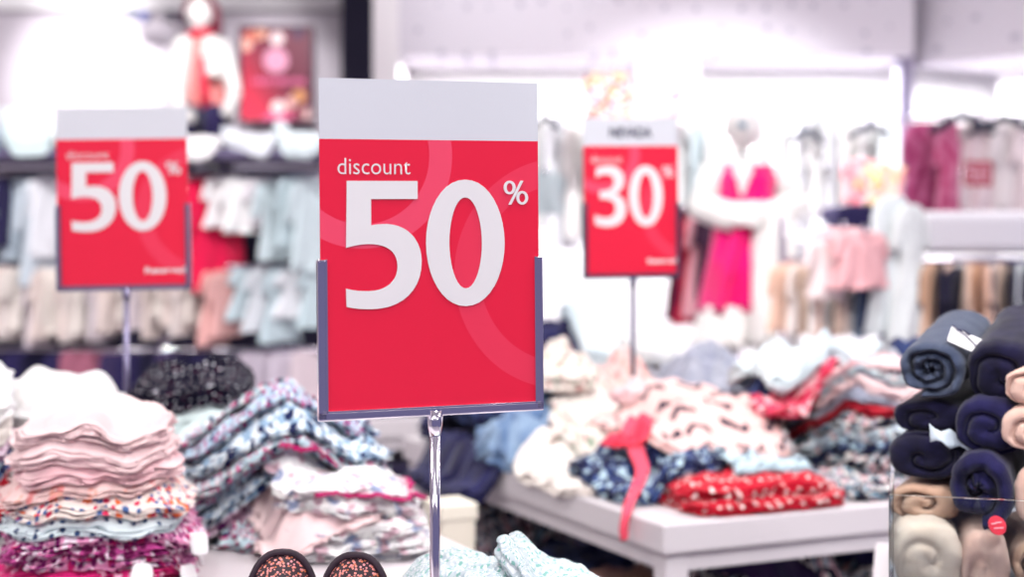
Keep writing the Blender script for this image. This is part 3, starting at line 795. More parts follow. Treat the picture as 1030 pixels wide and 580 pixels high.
# ------------------------------------------------------------------ cabinet and seated mannequin further back
MD = 7.2
def cabinet():
    zt = wz(137, MD); xa, xb = wx(-60, MD), wx(332, MD); w = xb - xa
    root = empty('display_cabinet', ((xa + xb) / 2, MD, 0)); tag(root, 'tall lavender cabinet the mannequin with the red scarf sits on', 'cabinet')
    MB().box((0, .22, zt / 2), (w, .7, zt - .0), .006).build('body', plain('lavender_lacquer', '#b9b0c0', .6), root)
    m = MB()
    for x in (-.6, 0, .6): m.box((x, -.135, zt - .35), (.58, .012, .6), .003)
    m.build('door_fronts', plain('grey_lavender_front', '#aaa1b4', .6), root)
cabinet()
def skin(name, joints, edges, mat, parent=None, sub=2, root='pelvis'):
    names = list(joints); me = bpy.data.meshes.new(name)
    me.from_pydata([joints[n][0] for n in names], [(names.index(a), names.index(b)) for a, b in edges], [])
    o = mesh_obj(name, me, mat, parent)
    o.modifiers.new('skin', 'SKIN')
    for i, n in enumerate(names):
        r = joints[n][1]; me.skin_vertices[0].data[i].radius = (r, r) if not isinstance(r, tuple) else r
        me.skin_vertices[0].data[i].use_root = n == root
    o.modifiers['skin'].use_smooth_shade = True
    s = o.modifiers.new('sub', 'SUBSURF'); s.levels = sub; s.render_levels = sub
    return o
M_MANN = plain('white_mannequin', '#f6f2f0', .4)
def add_hand(J, E, side, wrist, fwd, k=1.0, spread=Vector((0, 0, 1))):
    """palm, four fingers and a thumb as skinned chains"""
    w = Vector(J[wrist][0]); f = Vector(fwd).normalized(); sp = spread.normalized(); nrm = f.cross(sp)
    J[side + 'palm'] = (tuple(w + f * .035 * k), (.014 * k, .020 * k)); E.append((wrist, side + 'palm'))
    for q, ln in enumerate((.034, .039, .036, .028)):
        b = w + f * .05 * k + sp * (.0135 * (1.5 - q)) * k
        t1 = b + f * ln * .55 * k + nrm * .004 * k; t2 = t1 + f * ln * .4 * k + nrm * .012 * k
        for nm, p, r in (('b', b, .0075), ('m', t1, .0065), ('t', t2, .005)): J[f'{side}{q}{nm}'] = (tuple(p), r * k)
        E += [(side + 'palm', f'{side}{q}b'), (f'{side}{q}b', f'{side}{q}m'), (f'{side}{q}m', f'{side}{q}t')]
    b = w + f * .022 * k + sp * .024 * k; t = b + f * .028 * k + sp * .012 * k
    J[side + 'th'] = (tuple(b), .008 * k); J[side + 'tt'] = (tuple(t), .006 * k); E += [(side + 'palm', side + 'th'), (side + 'th', side + 'tt')]
def loft_obj(name, keys, mat, parent, n=44, folds=0, famp=0.0, seed=0, k=5, power=2.2, loc=None):
    V, Q, U = loft(smooth_sections(keys, k), n, folds, famp, seed, power)
    return mesh_obj(name, np_mesh(name, V, Q, U), mat, parent, loc)
def head_mesh(name, c, rx, ry, rz, mat, parent):
    """an egg-shaped mannequin head with brow, nose, mouth and chin"""
    n, m = 36, 28; V = []
    for i in range(m + 1):
        t = math.pi * i / m
        for j in range(n):
            a = 2 * math.pi * j / n
            x, y, z = math.sin(t) * math.cos(a), math.sin(t) * math.sin(a), math.cos(t)
            jaw = 1 - .28 * max(0, -z) ** 1.3
            fx, fy = x * jaw, y * (1 - .12 * max(0, -z))
            front = max(0, -y)
            fy -= front ** 6 * (.22 * math.exp(-((z + .18) / .13) ** 2) * math.exp(-(x / .13) ** 2)          # nose
                                + .06 * math.exp(-((z + .50) / .06) ** 2) * math.exp(-(x / .22) ** 2)        # lips
                                - .10 * math.exp(-((z - .05) / .10) ** 2) * (math.exp(-((x - .36) / .16) ** 2) + math.exp(-((x + .36) / .16) ** 2))
                                + .07 * math.exp(-((z + .85) / .12) ** 2) * math.exp(-(x / .3) ** 2))
            for sx in (-1, 1):
                e = math.exp(-((x - sx) / .12) ** 2 - ((z + .1) / .22) ** 2 - (y / .2) ** 2); fx += sx * .12 * e
            V.append((c[0] + fx * rx, c[1] + fy * ry, c[2] + z * rz))
    idx = np.arange((m + 1) * n).reshape(m + 1, n)
    Q = np.stack([idx[:-1], idx[1:], np.roll(idx[1:], -1, 1), np.roll(idx[:-1], -1, 1)], -1).reshape(-1, 4)
    return mesh_obj(name, np_mesh(name, V, Q), mat, parent)
def seated_mannequin():
    D = MD - .05; zs = wz(137, MD)
    root = empty('mannequin', (wx(212, D), D, zs)); tag(root, 'white child mannequin with dark red hair, red scarf and coral top seated on the cabinet', 'mannequin')
    o = Vector(root.location)
    def P(px, py, dy=0.0): return (wx(px, D) - o.x, dy, wz(py, D) - o.z)
    J = {'pelvis': (P(211, 119, .02), .08), 'waist': (P(208, 95, .03), .075), 'chest': (P(205, 62, .03), .088), 'neckb': (P(203, 42, .02), .04), 'neck': (P(202, 31, .01), .032),
         'shl': (P(185, 49, .02), .045), 'ell': (P(179, 98, -.07), .036), 'wrl': (P(203, 124, -.40), .028), 'shr': (P(225, 49, .02), .045), 'elr': (P(239, 96, -.07), .036), 'wrr': (P(244, 120, -.40), .028),
         'hpl': (P(202, 121, -.02), .060), 'knl': (P(198, 121, -.24), .045), 'anl': (P(197, 172, -.27), .035), 'tol': (P(197, 182, -.35), .03),
         'hpr': (P(221, 121, -.02), .060), 'knr': (P(227, 121, -.24), .045), 'anr': (P(228, 172, -.27), .035), 'tor': (P(228, 182, -.35), .03)}
    E = [('pelvis', 'waist'), ('waist', 'chest'), ('chest', 'neckb'), ('neckb', 'neck'), ('chest', 'shl'), ('shl', 'ell'), ('ell', 'wrl'), ('chest', 'shr'), ('shr', 'elr'), ('elr', 'wrr'),
         ('pelvis', 'hpl'), ('hpl', 'knl'), ('knl', 'anl'), ('anl', 'tol'), ('pelvis', 'hpr'), ('hpr', 'knr'), ('knr', 'anr'), ('anr', 'tor')]
    add_hand(J, E, 'L', 'wrl', (.75, -.5, -.02), 1.0, Vector((0, 0, 1))); add_hand(J, E, 'R', 'wrr', (.5, -.8, -.05), 1.0, Vector((0, 0, 1)))
    skin('body', J, E, M_MANN, root)
    hc = P(200.5, 15.5, -.0)
    head_mesh('head', hc, .060, .075, .079, M_MANN, root)
    hair = plain('dark_red_hair', '#6d1c33', .6)
    m = MB()
    hv = bmesh.ops.create_uvsphere(m.bm, u_segments=32, v_segments=20, radius=1.0)['verts']
    for v in hv:
        x, y, z = v.co
        if y < -.25: y = -.25 + (y + .25) * (.15 if z < .55 else .75)          # keeps the face free
        v.co = (hc[0] + x * .082, hc[1] + .028 + y * .082, hc[2] + .026 + z * .088)
    m.build('hair', hair, root, smooth=True)
    loft_obj('hair_lock', [(hc[2] + .04, hc[0] + .068, hc[1] + .03, .025, .03), (hc[2] - .06, hc[0] + .074, hc[1] + .03, .026, .034), (hc[2] - .13, hc[0] + .07, hc[1] + .03, .01, .012)], hair, root, n=16)
    MB().tube([(hc[0] + .052 * math.cos(t), hc[1] + .02 + .055 * math.sin(t), hc[2] - .085 + .008 * math.cos(t)) for t in np.linspace(0, 6.283, 20)], .017, 8).build('scarf', plain('red_scarf', '#d81840', .8), root, smooth=True)
    x0 = P(206, 0)[0]
    def zz(py): return wz(py, D) - o.z
    loft_obj('top', [(zz(40), x0 - .015, .02, .06, .07), (zz(50), x0 - .01, .02, .095, .095), (zz(75), x0, .02, .105, .105), (zz(115), x0 + .01, .02, .10, .10)], fabric('#ef8a88', 'mottle', '#f3a09c'), root, folds=5, famp=.12)
    for sx, x, w_, zb in ((-1, P(185, 0)[0], .046, 122), (1, P(217, 0)[0], .05, 76)):
        loft_obj('jacket_front', [(zz(38), x - sx * .01, -.03, w_ * .7, .05), (zz(55), x, -.07, w_, .055), (zz(80), x + sx * .004, -.085, w_, .05), (zz(zb), x + sx * .012, -.08, w_ * .9, .05)], fabric('#f8f4f0'), root, folds=4, famp=.15)
    loft_obj('jacket_back', [(zz(38), x0, .07, .10, .05), (zz(60), x0, .085, .125, .055), (zz(124), x0, .085, .125, .055)], fabric('#f8f4f0'), root, folds=4, famp=.1)
    t = [P(208, 60, -.105), P(210, 85, -.125), P(213, 112, -.12)]
    MB().tube(t, [.016, .022, .026], 10).build('scarf_end', plain('red_scarf_end', '#e02a48', .8), root, smooth=True)
    navy = fabric('#241c44')
    for a, b, c in (('hpl', 'knl', 'anl'), ('hpr', 'knr', 'anr')):
        A, Bk, C_ = (Vector(J[q][0]) for q in (a, b, c))
        MB().tube([A, A.lerp(Bk, .5), Bk + Vector((0, -.03, 0)), Bk.lerp(C_, .3) + Vector((0, -.03, 0)), C_], [.068, .062, .058, .054, .05], 18).build('trouser_leg', navy, root, smooth=True)
seated_mannequin()

# ------------------------------------------------------------------ framed red poster on the back wall
def poster():
    D = 8.42; xa, xb, za, zb = wx(240, D), wx(316, D), wz(124, D), wz(26, D)
    w, h = xb - xa, zb - za
    root = empty('framed_poster', ((xa + xb) / 2, D, za)); tag(root, 'dark-framed red poster with a pale round emblem on the back wall', 'poster')
    t = NT('crimson_print'); tc = t.new('ShaderNodeTexCoord').outputs['Object']; sp = t.new('ShaderNodeSeparateXYZ'); t.link(tc, sp.inputs[0])
    f = t.ramp(t.math('ADD', t.math('MULTIPLY', sp.outputs[0], 1.0), t.math('MULTIPLY', sp.outputs[2], .55)), -.18, .22)
    t.link(t.mix(f, lin('#e0123f'), lin('#6b0f33')), t.b.inputs['Base Color']); t.b.inputs['Roughness'].default_value = .4
    pr = MB().box((0, -.006, h / 2), (w - .02, .012, h - .02)).build('print', t.m, root)
    m = MB(); fw = .02
    for c, s in (((0, -.01, fw / 2), (w, .03, fw)), ((0, -.01, h - fw / 2), (w, .03, fw)), ((-w / 2 + fw / 2, -.01, h / 2), (fw, .03, h - 2 * fw)), ((w / 2 - fw / 2, -.01, h / 2), (fw, .03, h - 2 * fw))): m.box(c, s, .002)
    m.build('frame', plain('dark_plum_frame', '#4a2a40', .5), root)
    def disc(px, py, rpx, col, nm, sq=1.0):
        r = rpx * D / F; mm = MB()
        mm.prism([(r * math.cos(2 * math.pi * k / 30), r * sq * math.sin(2 * math.pi * k / 30)) for k in range(30)], -.0015, 0)
        q = mm.build(nm, plain('print_' + col[1:], col, .5), pr); q.location = (wx(px, D) - root.location.x, -.013, wz(py, D) - za)
    disc(278, 61, 12.5, '#e79ab8', 'emblem')
    for px, py, r, c in ((279, 39, 7, '#f7d9dc'), (262, 33, 7, '#f0a890'), (247, 45, 7, '#f3b4a4'), (254, 36, 6, '#e0705a'), (301, 97, 7, '#d9925c'), (294, 103, 6, '#f0b8b4'), (280, 108, 7, '#f8dede'), (311, 115, 6, '#f1c4c0'), (300, 34, 5, '#37164a')): disc(px, py, r, c, 'blossom')
    disc(280, 118, 15, '#ee5f92', 'swash', .3)
    mm = MB()
    for i in range(9): mm.box((wx(256 + i * 6, D) - wx(280, D), 0, 0), (.022 if i % 3 else .014, .002, .03))
    q = mm.build('lettering', plain('pink_print', '#ee6a9c', .5), pr); q.location = (wx(280, D) - root.location.x, -.0135, wz(82, D) - za)
poster()
# dark spot lamps on the cornice
for i, (px, py) in enumerate(((131, 11), (143, 14), (168, 13), (181, 17))):
    D = 8.25; root = empty('spot_lamp', (wx(px, D), D, wz(py, D)))
    tag(root, f'small dark spot lamp on the cornice, {ORD[3 - i]} from the mannequin head', 'lamp', 'spot lamps on the cornice')
    b = MB().tube([(0, 0, 0), (.03, -.05, -.03)], [.022, .03], 14).build('lamp_head', plain('blue_grey_lamp', ('#8f93a2', '#7d80b4', '#77737f', '#5d4d63')[i], .5), root, smooth=True)
    MB().tube([(0, 0, 0), (0, .17, .03)], .008, 8).build('bracket', M_DSTEEL, root)

# ------------------------------------------------------------------ display wall: pale clothes on a long rail
WD = 6.75
def wall_rail(label, xa, xb, D, z, depth):
    root = empty('wall_rail', ((xa + xb) / 2, D, z)); tag(root, label, 'rail')
    MB().tube([((xa - xb) / 2, 0, 0), ((xb - xa) / 2, 0, 0)], .011, 10).build('tube', M_STEEL, root)
    for t in (-.46, -.15, .15, .46): MB().tube([(t * (xb - xa), 0, 0), (t * (xb - xa), depth, 0)], .008, 8).build('bracket', M_STEEL, root)
wall_rail('steel rail of pale clothes along the bright display wall', wx(545, WD), wx(900, WD), WD, wz(117, WD), .72)
wl = [(548, '#f7f5f5', 230), (566, '#e8e8ee', 250), (584, '#f3efee', 240), (604, '#f7f5f5', 230), (626, '#f0e9ee', 240), (648, '#f7f5f5', 240), (668, '#e8e8ee', 250), (690, '#f7f5f5', 240), (706, '#c8d6db', 225),
      (722, '#f7f5f5', 230), (744, '#f3efee', 230), (768, '#f7f5f5', 240), (790, '#f7f5f5', 230), (808, '#e8e8ee', 235), (826, '#f7f5f5', 220), (842, '#e8e8ee', 225), (858, '#f3efee', 215), (876, '#f7f5f5', 215), (894, '#e7eef0', 220)]
for i, (px, c, y1) in enumerate(wl):
    hang('top', f"{CNAME[c]} top, {ORD[i]} from the 50% sign's edge on the display wall rail", fabric(c), px, WD, 119 + i % 3, y1, .30, 58 + (i * 29) % 14, 'pale tops on the display wall rail', i, fold_depth=.6)
def hanger(px, py, D, label, w=.30, yaw=0.0):
    root = empty('clothes_hanger', (wx(px, D), D, wz(py, D)), math.radians(yaw)); tag(root, label, 'hanger', 'dark hangers on the display wall')
    MB().tube([(-w / 2, 0, -.06), (-w / 4, 0, -.028), (0, 0, 0), (w / 4, 0, -.028), (w / 2, 0, -.06)], [.012, .015, .016, .015, .012], 10).build('bar', plain('navy_hanger', '#1d2440', .5), root, smooth=True)
    MB().tube([(0, 0, .0), (0, 0, .04), (.015, 0, .06), (.0, 0, .08), (-.015, 0, .065)], .004, 8).build('hook', M_STEEL, root, smooth=True)
hanger(549, 116, WD - .17, 'dark hanger showing beside the big 50% sign edge', .16, 30)
hanger(811, 129, WD - .2, 'dark hanger just past the pink dress mannequin on the display wall', .2, 35)
hanger(877, 124, WD - .2, 'dark hanger nearest the corner strip of the display wall', .24, 25)
def mixed(px, D, y0, y1, w, yaw, kind, mat, label, v=0, cat=None): return hang(kind, label, mat, px, D, y0, y1, w, yaw, None, v, cat)
mixed(612, 6.35, 72, 122, .20, 10, 'top', fabric('#faf2f0', 'floral', '#f6d25a', '#ef6f94', '#2a2146', scale=11, size=.33), 'white baby top with yellow, pink and black print above the NEVADA sign', 1)
mixed(640, 6.4, 80, 125, .20, -10, 'top', fabric('#fbeeee', 'floral', '#f3a0b4', '#f0c0c0', None, scale=9, size=.3), 'small white and pink top next to the yellow printed one', 2)
mixed(672, 6.5, 48, 116, .24, 5, 'top', fabric('#fcf4f4', 'floral', '#ee8aa2', None, None, scale=6, size=.25), 'white top with a pink mark hung highest above the NEVADA sign', 0)
mixed(820, 6.6, 88, 122, .16, 30, 'top', fabric('#d5e0e4'), 'tiny pale aqua top hung above the dark hanger on the display wall', 3)
mixed(866, 6.0, 160, 205, .16, 20, 'top', fabric('#e2606e', 'mottle', '#f3c6cc', scale=12, size=.6), 'small red and white top under the dark hanger near the corner', 1)
mixed(888, 6.0, 165, 215, .20, 10, 'top', fabric('#f6d8c8', 'floral', '#f4c84a', '#f09a9a', None, scale=9, size=.32), 'small peach and yellow top beside the red and white one', 2)
mixed(548, 5.6, 172, 215, .14, 20, 'top', fabric('#d2e2e6'), 'small pale aqua top showing just beyond the big 50% sign', 0)
mixed(868, 5.7, 205, 245, .20, 15, 'top', fabric('#231d48'), 'navy top hung low under the small red and white top', 3)
mixed(845, 5.75, 208, 240, .16, 25, 'top', fabric('#5a5478'), 'plum grey top beside the low navy top', 2)

def arm(px, py, D, y1, what):
    root = empty('display_peg', (wx(px, D), D, wz(py, D) - .006)); tag(root, f'thin steel peg holding {what}', 'peg', 'thin steel display pegs')
    MB().tube([(0, -.03, .0), (0, y1 - D, .0)], .006, 8).build('bar', M_STEEL, root); MB().tube([(0, -.03, -.002), (0, -.04, .02)], .007, 8).build('stop', M_STEEL, root)
for a_ in ((612, 72, 6.35, 6.82, 'the yellow, pink and black printed baby top'), (640, 80, 6.4, 7.5, 'the small white and pink top above the NEVADA sign'), (672, 48, 6.5, 6.82, 'the white top with a pink mark'), (820, 88, 6.6, 7.5, 'the tiny pale aqua top'),
           (866, 160, 6.0, 7.5, 'the small red and white top'), (888, 165, 6.0, 7.5, 'the small peach and yellow top'), (548, 172, 5.6, 7.5, 'the pale aqua top beside the big sign'), (868, 205, 5.7, 7.5, 'the low navy top'), (845, 208, 5.75, 7.5, 'the plum grey top')): arm(*a_)
# right-hand wall: pink jacket and pale clothes
wall_rail('short rail with the magenta jacket near the room corner', wx(915, 5.75), wx(1090, 5.75), 5.75, wz(118, 5.75), .9)
mixed(934, 5.70, 122, 214, .24, 30, 'top', fabric('#9c2460', 'mottle', '#c46a94', scale=14, size=.6), 'magenta jacket hanging beside the small red sign', 1, 'jacket')
mixed(958, 5.66, 124, 216, .22, 45, 'top', fabric('#c03470', 'mottle', '#dc88aa', scale=12, size=.6), 'pink jacket between the magenta one and the small red sign', 2, 'jacket')
mixed(972, 5.74, 126, 208, .2, 55, 'top', fabric('#8e1f52', 'mottle', '#b83a6c', scale=12, size=.5), 'dark magenta jacket behind the small red sign', 3, 'jacket')
for i, (px, c) in enumerate(((988, '#fbeef0'), (1004, '#f9e6ea'), (1022, '#fbf3f4'), (1042, '#f9e9ec'))):
    mixed(px, 5.72, 122, 212, .28, 25 + 5 * i, 'top', fabric(c), f'pinkish white top on the short rail, {ORD[i]} after the magenta jackets', i)
hanger(968, 116, 5.6, 'dark hanger over the magenta jackets', .26, 15)
hanger(1010, 118, 5.6, 'dark hanger over the pinkish white tops', .26, -10)
def small_sign():
    D = 5.45; root = empty('sale_sign', (wx(984, D), D, wz(187, D))); tag(root, 'small red sign with pale digits among the magenta jackets', 'sign')
    w, h = 28 * D / F, 25 * D / F
    c = MB().box((0, 0, h / 2), (w, .004, h), .001).build('printed_card', plain('crimson_card', '#b00e34', .4), root)
    kk = w / 200
    for ch, gx in zip((G5, G0), (16, 98)): mesh_obj('numeral', curve_glyph(place_glyph(ch, gx, 25, kk)), plain('pale_pink_digits', '#e6b6c4', .5), c, (-w / 2, -.003, h))
    MB().tube([(-w / 2, .004, h / 2), (-w / 2, .25, h / 2)], .004, 8).build('clip_arm', M_STEEL, root)
small_sign()
def round_rack():
    D = 4.7; xa, xb = wx(790, D), wx(1060, D); root = empty('clothes_rack', ((xa + xb) / 2, D, 0)); tag(root, 'two-sided clothes rack with a pale grey header box, behind the leggings', 'rack')
    w = xb - xa; z = wz(262, D)
    MB().tube([(-w / 2, -.05, z), (w / 2, -.05, z)], .012, 10).build('rail', M_STEEL, root)
    for x in (-w / 2, -.1, w / 2): MB().tube([(x, .05, 0), (x, .05, wz(218, D))], .014, 12).build('post', M_STEEL, root)
    MB().box((0, .05, .04), (w - .2, .36, .05), .01).build('base', M_WHITE, root)
    x0, x1 = wx(930, D) - root.location.x, wx(1075, D) - root.location.x
    MB().box(((x0 + x1) / 2, .18, (wz(212, D) + wz(256, D)) / 2), (x1 - x0, .40, wz(212, D) - wz(256, D)), .03, seg=4).build('header_box', plain('pale_grey_box', '#e3e0e8', .5), root)
round_rack()
rk = []
for i in range(8): rk.append((796 + i * 9, ['#f2c9b4', '#f6e9e4', '#e9cdbb', '#f6e9e4', '#f2c9b4', '#f3efee', '#e9cdbb', '#f6e9e4'][i], 'top', 335, .26, 62))
rk += [(868, '#8fa3b8', 'top', 335, .24, 60), (877, '#31406a', 'top', 335, .24, 62), (886, '#8fa3b8', 'top', 335, .24, 60)]
for i in range(13): rk.append((930 + i * 9, ['#181433', '#e0b394', '#181433', '#f2c9b4', '#181433', '#e9cdbb', '#e0b394', '#f2c9b4', '#2a2350', '#e9cdbb', '#181433', '#e7eef0', '#181433'][i], 'top', 345, .26, 64))
rail_row(rk, 'the rail behind the leggings', 'clothes on the rail behind the leggings', 4.65, 264, 'pink dress')
for i, (px, c, y0, y1, w, nm) in enumerate(((898, '#e7eef0', 196, 335, .15, 'pale aqua'), (916, '#eef2f2', 205, 345, .15, 'white'))):
    mixed(px, 4.55, y0, y1, w * 1.4, 30 + 10 * i, 'dress', fabric(c), f'tall {nm} dress hanging at the end of the rail behind the leggings', i)
for i, (px, c, y0, y1) in enumerate(((846, '#f7c9cc', 228, 290), (866, '#f5b9bd', 232, 290), (830, '#f9e4e2', 240, 300))):
    arm(px, y0, 4.45, 4.72, 'the ' + ('pale pink', 'candy pink', 'pinkish white')[i] + ' top by the leggings rack')
    mixed(px, 4.45, y0, y1, .2, 20 + i * 15, 'top', fabric(c), ('pale pink', 'candy pink', 'pinkish white')[i] + ' top hanging between the pink dress and the leggings', i)
# dark and red clothes between the 30% sign and the pink dress
for i, (px, c, y0, y1, nm) in enumerate(((686, '#5a1230', 212, 320, 'dark wine'), (694, '#c02244', 220, 325, 'red'), (702, '#e7a9b4', 215, 318, 'pale rose'), (711, '#3a1436', 210, 318, 'plum black'))):
    mixed(px, 5.62, y0, y1, .21, 55, 'dress', fabric(c), f'{nm} dress hanging between the 30% sign and the pink dress', i)
for i, (px, c, y0, y1, nm) in enumerate(((788, '#d0527e', 240, 318, 'rose'), (797, '#5e1c4c', 245, 330, 'plum'), (806, '#e5e3ea', 240, 318, 'silver'))):
    mixed(px, 5.62, y0, y1, .21, 55, 'dress', fabric(c), f'{nm} dress hanging just past the white skirt of the mannequin', i)
wall_rail('rail of dark dresses behind the mannequin in pink', wx(676, 5.62), wx(815, 5.62), 5.62, wz(210, 5.62), .25)

# ------------------------------------------------------------------ mannequin in the pink dress
def standing_mannequin():
    D = 5.12; root = empty('mannequin', (wx(750, D), D, 0)); tag(root, 'white child mannequin in a hot pink dress with white jacket and white skirt', 'mannequin')
    o = Vector(root.location)
    def P(px, py, dy=0.0): return (wx(px, D) - o.x, dy, wz(py, D))
    J = {'pelvis': (P(752, 238, .02), .085), 'waist': (P(752, 215, .02), .07), 'chest': (P(751, 188, .02), .08), 'neckb': (P(749, 166, .02), .04), 'neck': (P(748, 155, .01), .032),
         'shl': (P(722, 176, .02), .042), 'ell': (P(708, 208, .02), .034), 'wrl': (P(738, 222, -.13), .026), 'shr': (P(781, 176, .02), .042), 'elr': (P(801, 206, .02), .034), 'wrr': (P(770, 216, -.13), .026),
         'hpl': (P(738, 250, .02), .07), 'knl': (P(734, 305, .0), .05), 'anl': (P(733, 365, .02), .034), 'tol': (P(731, 373, -.08), .028),
         'hpr': (P(768, 250, .02), .07), 'knr': (P(770, 305, .0), .05), 'anr': (P(771, 365, .02), .034), 'tor': (P(773, 373, -.08), .028)}
    E = [('pelvis', 'waist'), ('waist', 'chest'), ('chest', 'neckb'), ('neckb', 'neck'), ('chest', 'shl'), ('shl', 'ell'), ('ell', 'wrl'), ('chest', 'shr'), ('shr', 'elr'), ('elr', 'wrr'),
         ('pelvis', 'hpl'), ('hpl', 'knl'), ('knl', 'anl'), ('anl', 'tol'), ('pelvis', 'hpr'), ('hpr', 'knr'), ('knr', 'anr'), ('anr', 'tor')]
    add_hand(J, E, 'L', 'wrl', (.9, -.3, .05)); add_hand(J, E, 'R', 'wrr', (-.9, -.3, -.05))
    skin('body', J, E, M_MANN, root)
    hc = P(748, 128, -.0); head_mesh('head', hc, .062, .078, .080, M_MANN, root)
    for q, (px, py) in enumerate(((743, 127), (746, 157))):
        t = MB().box((0, 0, 0), (.028, .02, .018), .005, rot=RY(.5)); t.build('hair_clip' if q == 0 else 'necklace', plain('teal_bead', ('#5f8aa4', '#274a5c')[q], .4), root, P(px, py, -.078 if q == 0 else -.06))
    def zz(py): return wz(py, D)
    def X(px): return wx(px, D) - o.x
    hot = fabric('#f5107f', 'mottle', '#e80a6c', scale=10, sheen=.3)
    loft_obj('dress', [(zz(166), X(752), .02, .085, .07), (zz(180), X(752), .0, .098, .10), (zz(205), X(750), .0, .088, .105), (zz(225), X(744), .0, .085, .10), (zz(265), X(738), .0, .088, .12), (zz(312), X(731), .0, .098, .13)], hot, root, folds=6, famp=.2)
    wh = fabric('#fbf7f4', sheen=.3)
    loft_obj('white_collar', [(zz(160), X(747), -.02, .032, .06), (zz(176), X(744), -.055, .034, .055), (zz(197), X(742), -.085, .008, .03)], wh, root, n=24)
    loft_obj('sash', [(zz(203), X(760), -.02, .115, .115), (zz(213), X(756), -.02, .125, .125), (zz(226), X(752), -.02, .11, .118)], wh, root, folds=4, famp=.06)
    for s_, (a, b, c) in (('l', ('shl', 'ell', 'wrl')), ('r', ('shr', 'elr', 'wrr'))):
        A, Bk, C_ = (Vector(J[q][0]) for q in (a, b, c))
        MB().tube([A + Vector((0, 0, .03)), A.lerp(Bk, .5), Bk, Bk.lerp(C_, .5), Bk.lerp(C_, .85)], [.05, .052, .055, .05, .045], 16).build('sleeve', wh, root, smooth=True)
    loft_obj('skirt', [(zz(205), X(776), -.03, .05, .12), (zz(235), X(774), -.05, .075, .14), (zz(285), X(772), -.05, .082, .16), (zz(345), X(771), -.05, .092, .18)], wh, root, folds=7, famp=.12)
    loft_obj('petticoat', [(zz(306), X(730), .0, .085, .12), (zz(348), X(725), .0, .10, .15)], wh, root, folds=6, famp=.12)
    MB().tube([P(752, 362, .2), (X(752), .2, .02)], .012, 12).build('stand_pole', M_STEEL, root)
    MB().tube([P(752, 240, .10), P(752, 300, .2), P(752, 362, .2)], .012, 12).build('stand_arm', M_STEEL, root)
    MB().tube([(X(752), .2, 0), (X(752), .2, .012), (X(752), .2, .02)], [.16, .16, .03], 32).build('stand_base', M_STEEL, root)
standing_mannequin()

# ------------------------------------------------------------------ garments on the tables
WHITE = fabric('#f4f2f0', 'mottle', '#e6e8ea', scale=12, size=.5)
CREAMW = fabric('#f3ebe4', 'mottle', '#eadfd8', scale=14, size=.5)
PINKA = fabric('#f7d6d7', 'mottle', '#f8dedd', scale=14, size=.6)
PINKB = fabric('#f2c2c8', 'mottle', '#f7d8d8', scale=16, size=.6)
PINKF = fabric('#f6d6d2', 'floral', '#ef9a98', '#f3b8a8', None, scale=38, size=.2)
ORANGEF = fabric('#f6e8e0', 'floral', '#ee6f3c', '#d9305a', '#4a6aa0', scale=40, size=.2)
AQUAS = fabric('#d9e7ea', 'dots', '#31476e', None, scale=62, size=.2)
MAGF = fabric('#e796c0', 'floral', '#bf1466', '#f6e4ef', '#7a1460', scale=60, size=.32)
MAGF2 = fabric('#cf4f9e', 'floral', '#f3dcea', '#7a1056', None, scale=64, size=.36)
MAGS = fabric('#e0207a', 'floral', '#f4b4d0', '#b00c5a', None, scale=44, size=.26)
SPOTBLK = fabric('#0b081e', 'dots', '#e9e7f2', '#5a1434', scale=80, size=.13, sheen=.0)
MINT = fabric('#cfe2e3', 'mottle', '#dcebeb', scale=14, size=.5)
MINTF = fabric('#bdd4de', 'floral', '#1c2c58', '#eef3f4', '#c43a7a', scale=58, size=.27)
DENIMF = fabric('#93b0ca', 'floral', '#141f4c', '#dfe9f0', None, scale=58, size=.36)
DENIMD = fabric('#a9c2d6', 'floral', '#1d2a5c', '#d3e2ea', '#b03a7c', scale=64, size=.25)
MAUVEF = fabric('#c9a3bb', 'floral', '#5e1f5c', '#ead6e4', None, scale=40, size=.33)
WGREY = fabric('#e9e7e8', 'floral', '#8f9ab8', '#f8f6f4', '#c9a9b4', scale=26, size=.26)
WSTRIPE = fabric('#eceaea', 'stripes', '#b9bccb', None, scale=70, size=.25)
MINTG = fabric('#c6d3d8', 'floral', '#7fb3ac', '#aebfca', '#e2e8ea', scale=130, size=.27)
CHEV = fabric('#f8cdc8', 'chevron', '#120e30', None, scale=17, size=.27)
AQZIG = fabric('#bfd6e0', 'zigzag', '#1a1a3c', None, scale=30, size=.2)
NAVYF = fabric('#12143a', 'floral', '#b5cdda', '#33467a', None, scale=48, size=.33)
NAVYP = fabric('#191a40', 'mottle', '#3a4a7a', scale=26, size=.5)
REDD = fabric('#c20c2a', 'dots', '#f4e9e6', None, scale=44, size=.17)
REDP = fabric('#c8142e', 'mottle', '#a80c26', scale=16, size=.5)
BLKF = fabric('#16142f', 'floral', '#d9a9b0', '#8fb0c4', '#ece6e2', scale=40, size=.26)
PALESTR = fabric('#d3e0e4', 'stripes', '#8f9cb6', '#f2c9c4', scale=52, size=.26)
BEIGEF = fabric('#ecdfd6', 'floral', '#c08a86', '#9fae9a', '#f6efe8', scale=34, size=.24)
GREYM = fabric('#b4b6c2', 'mottle', '#989caf', scale=22, size=.6)
AQUAP = fabric('#cfdfe6', 'mottle', '#e2ecef', scale=12, size=.6)
DENIMC = fabric('#8ea6c2', 'mottle', '#5f7aa2', scale=18, size=.6)
PLUM = fabric('#3a2350', 'mottle', '#221840', scale=18, size=.6)
DKNAVY = fabric('#17143a', 'mottle', '#2a2a58', scale=18, size=.6)
CORAL = fabric('#f23a54', 'mottle', '#f5607a', scale=14, size=.5)

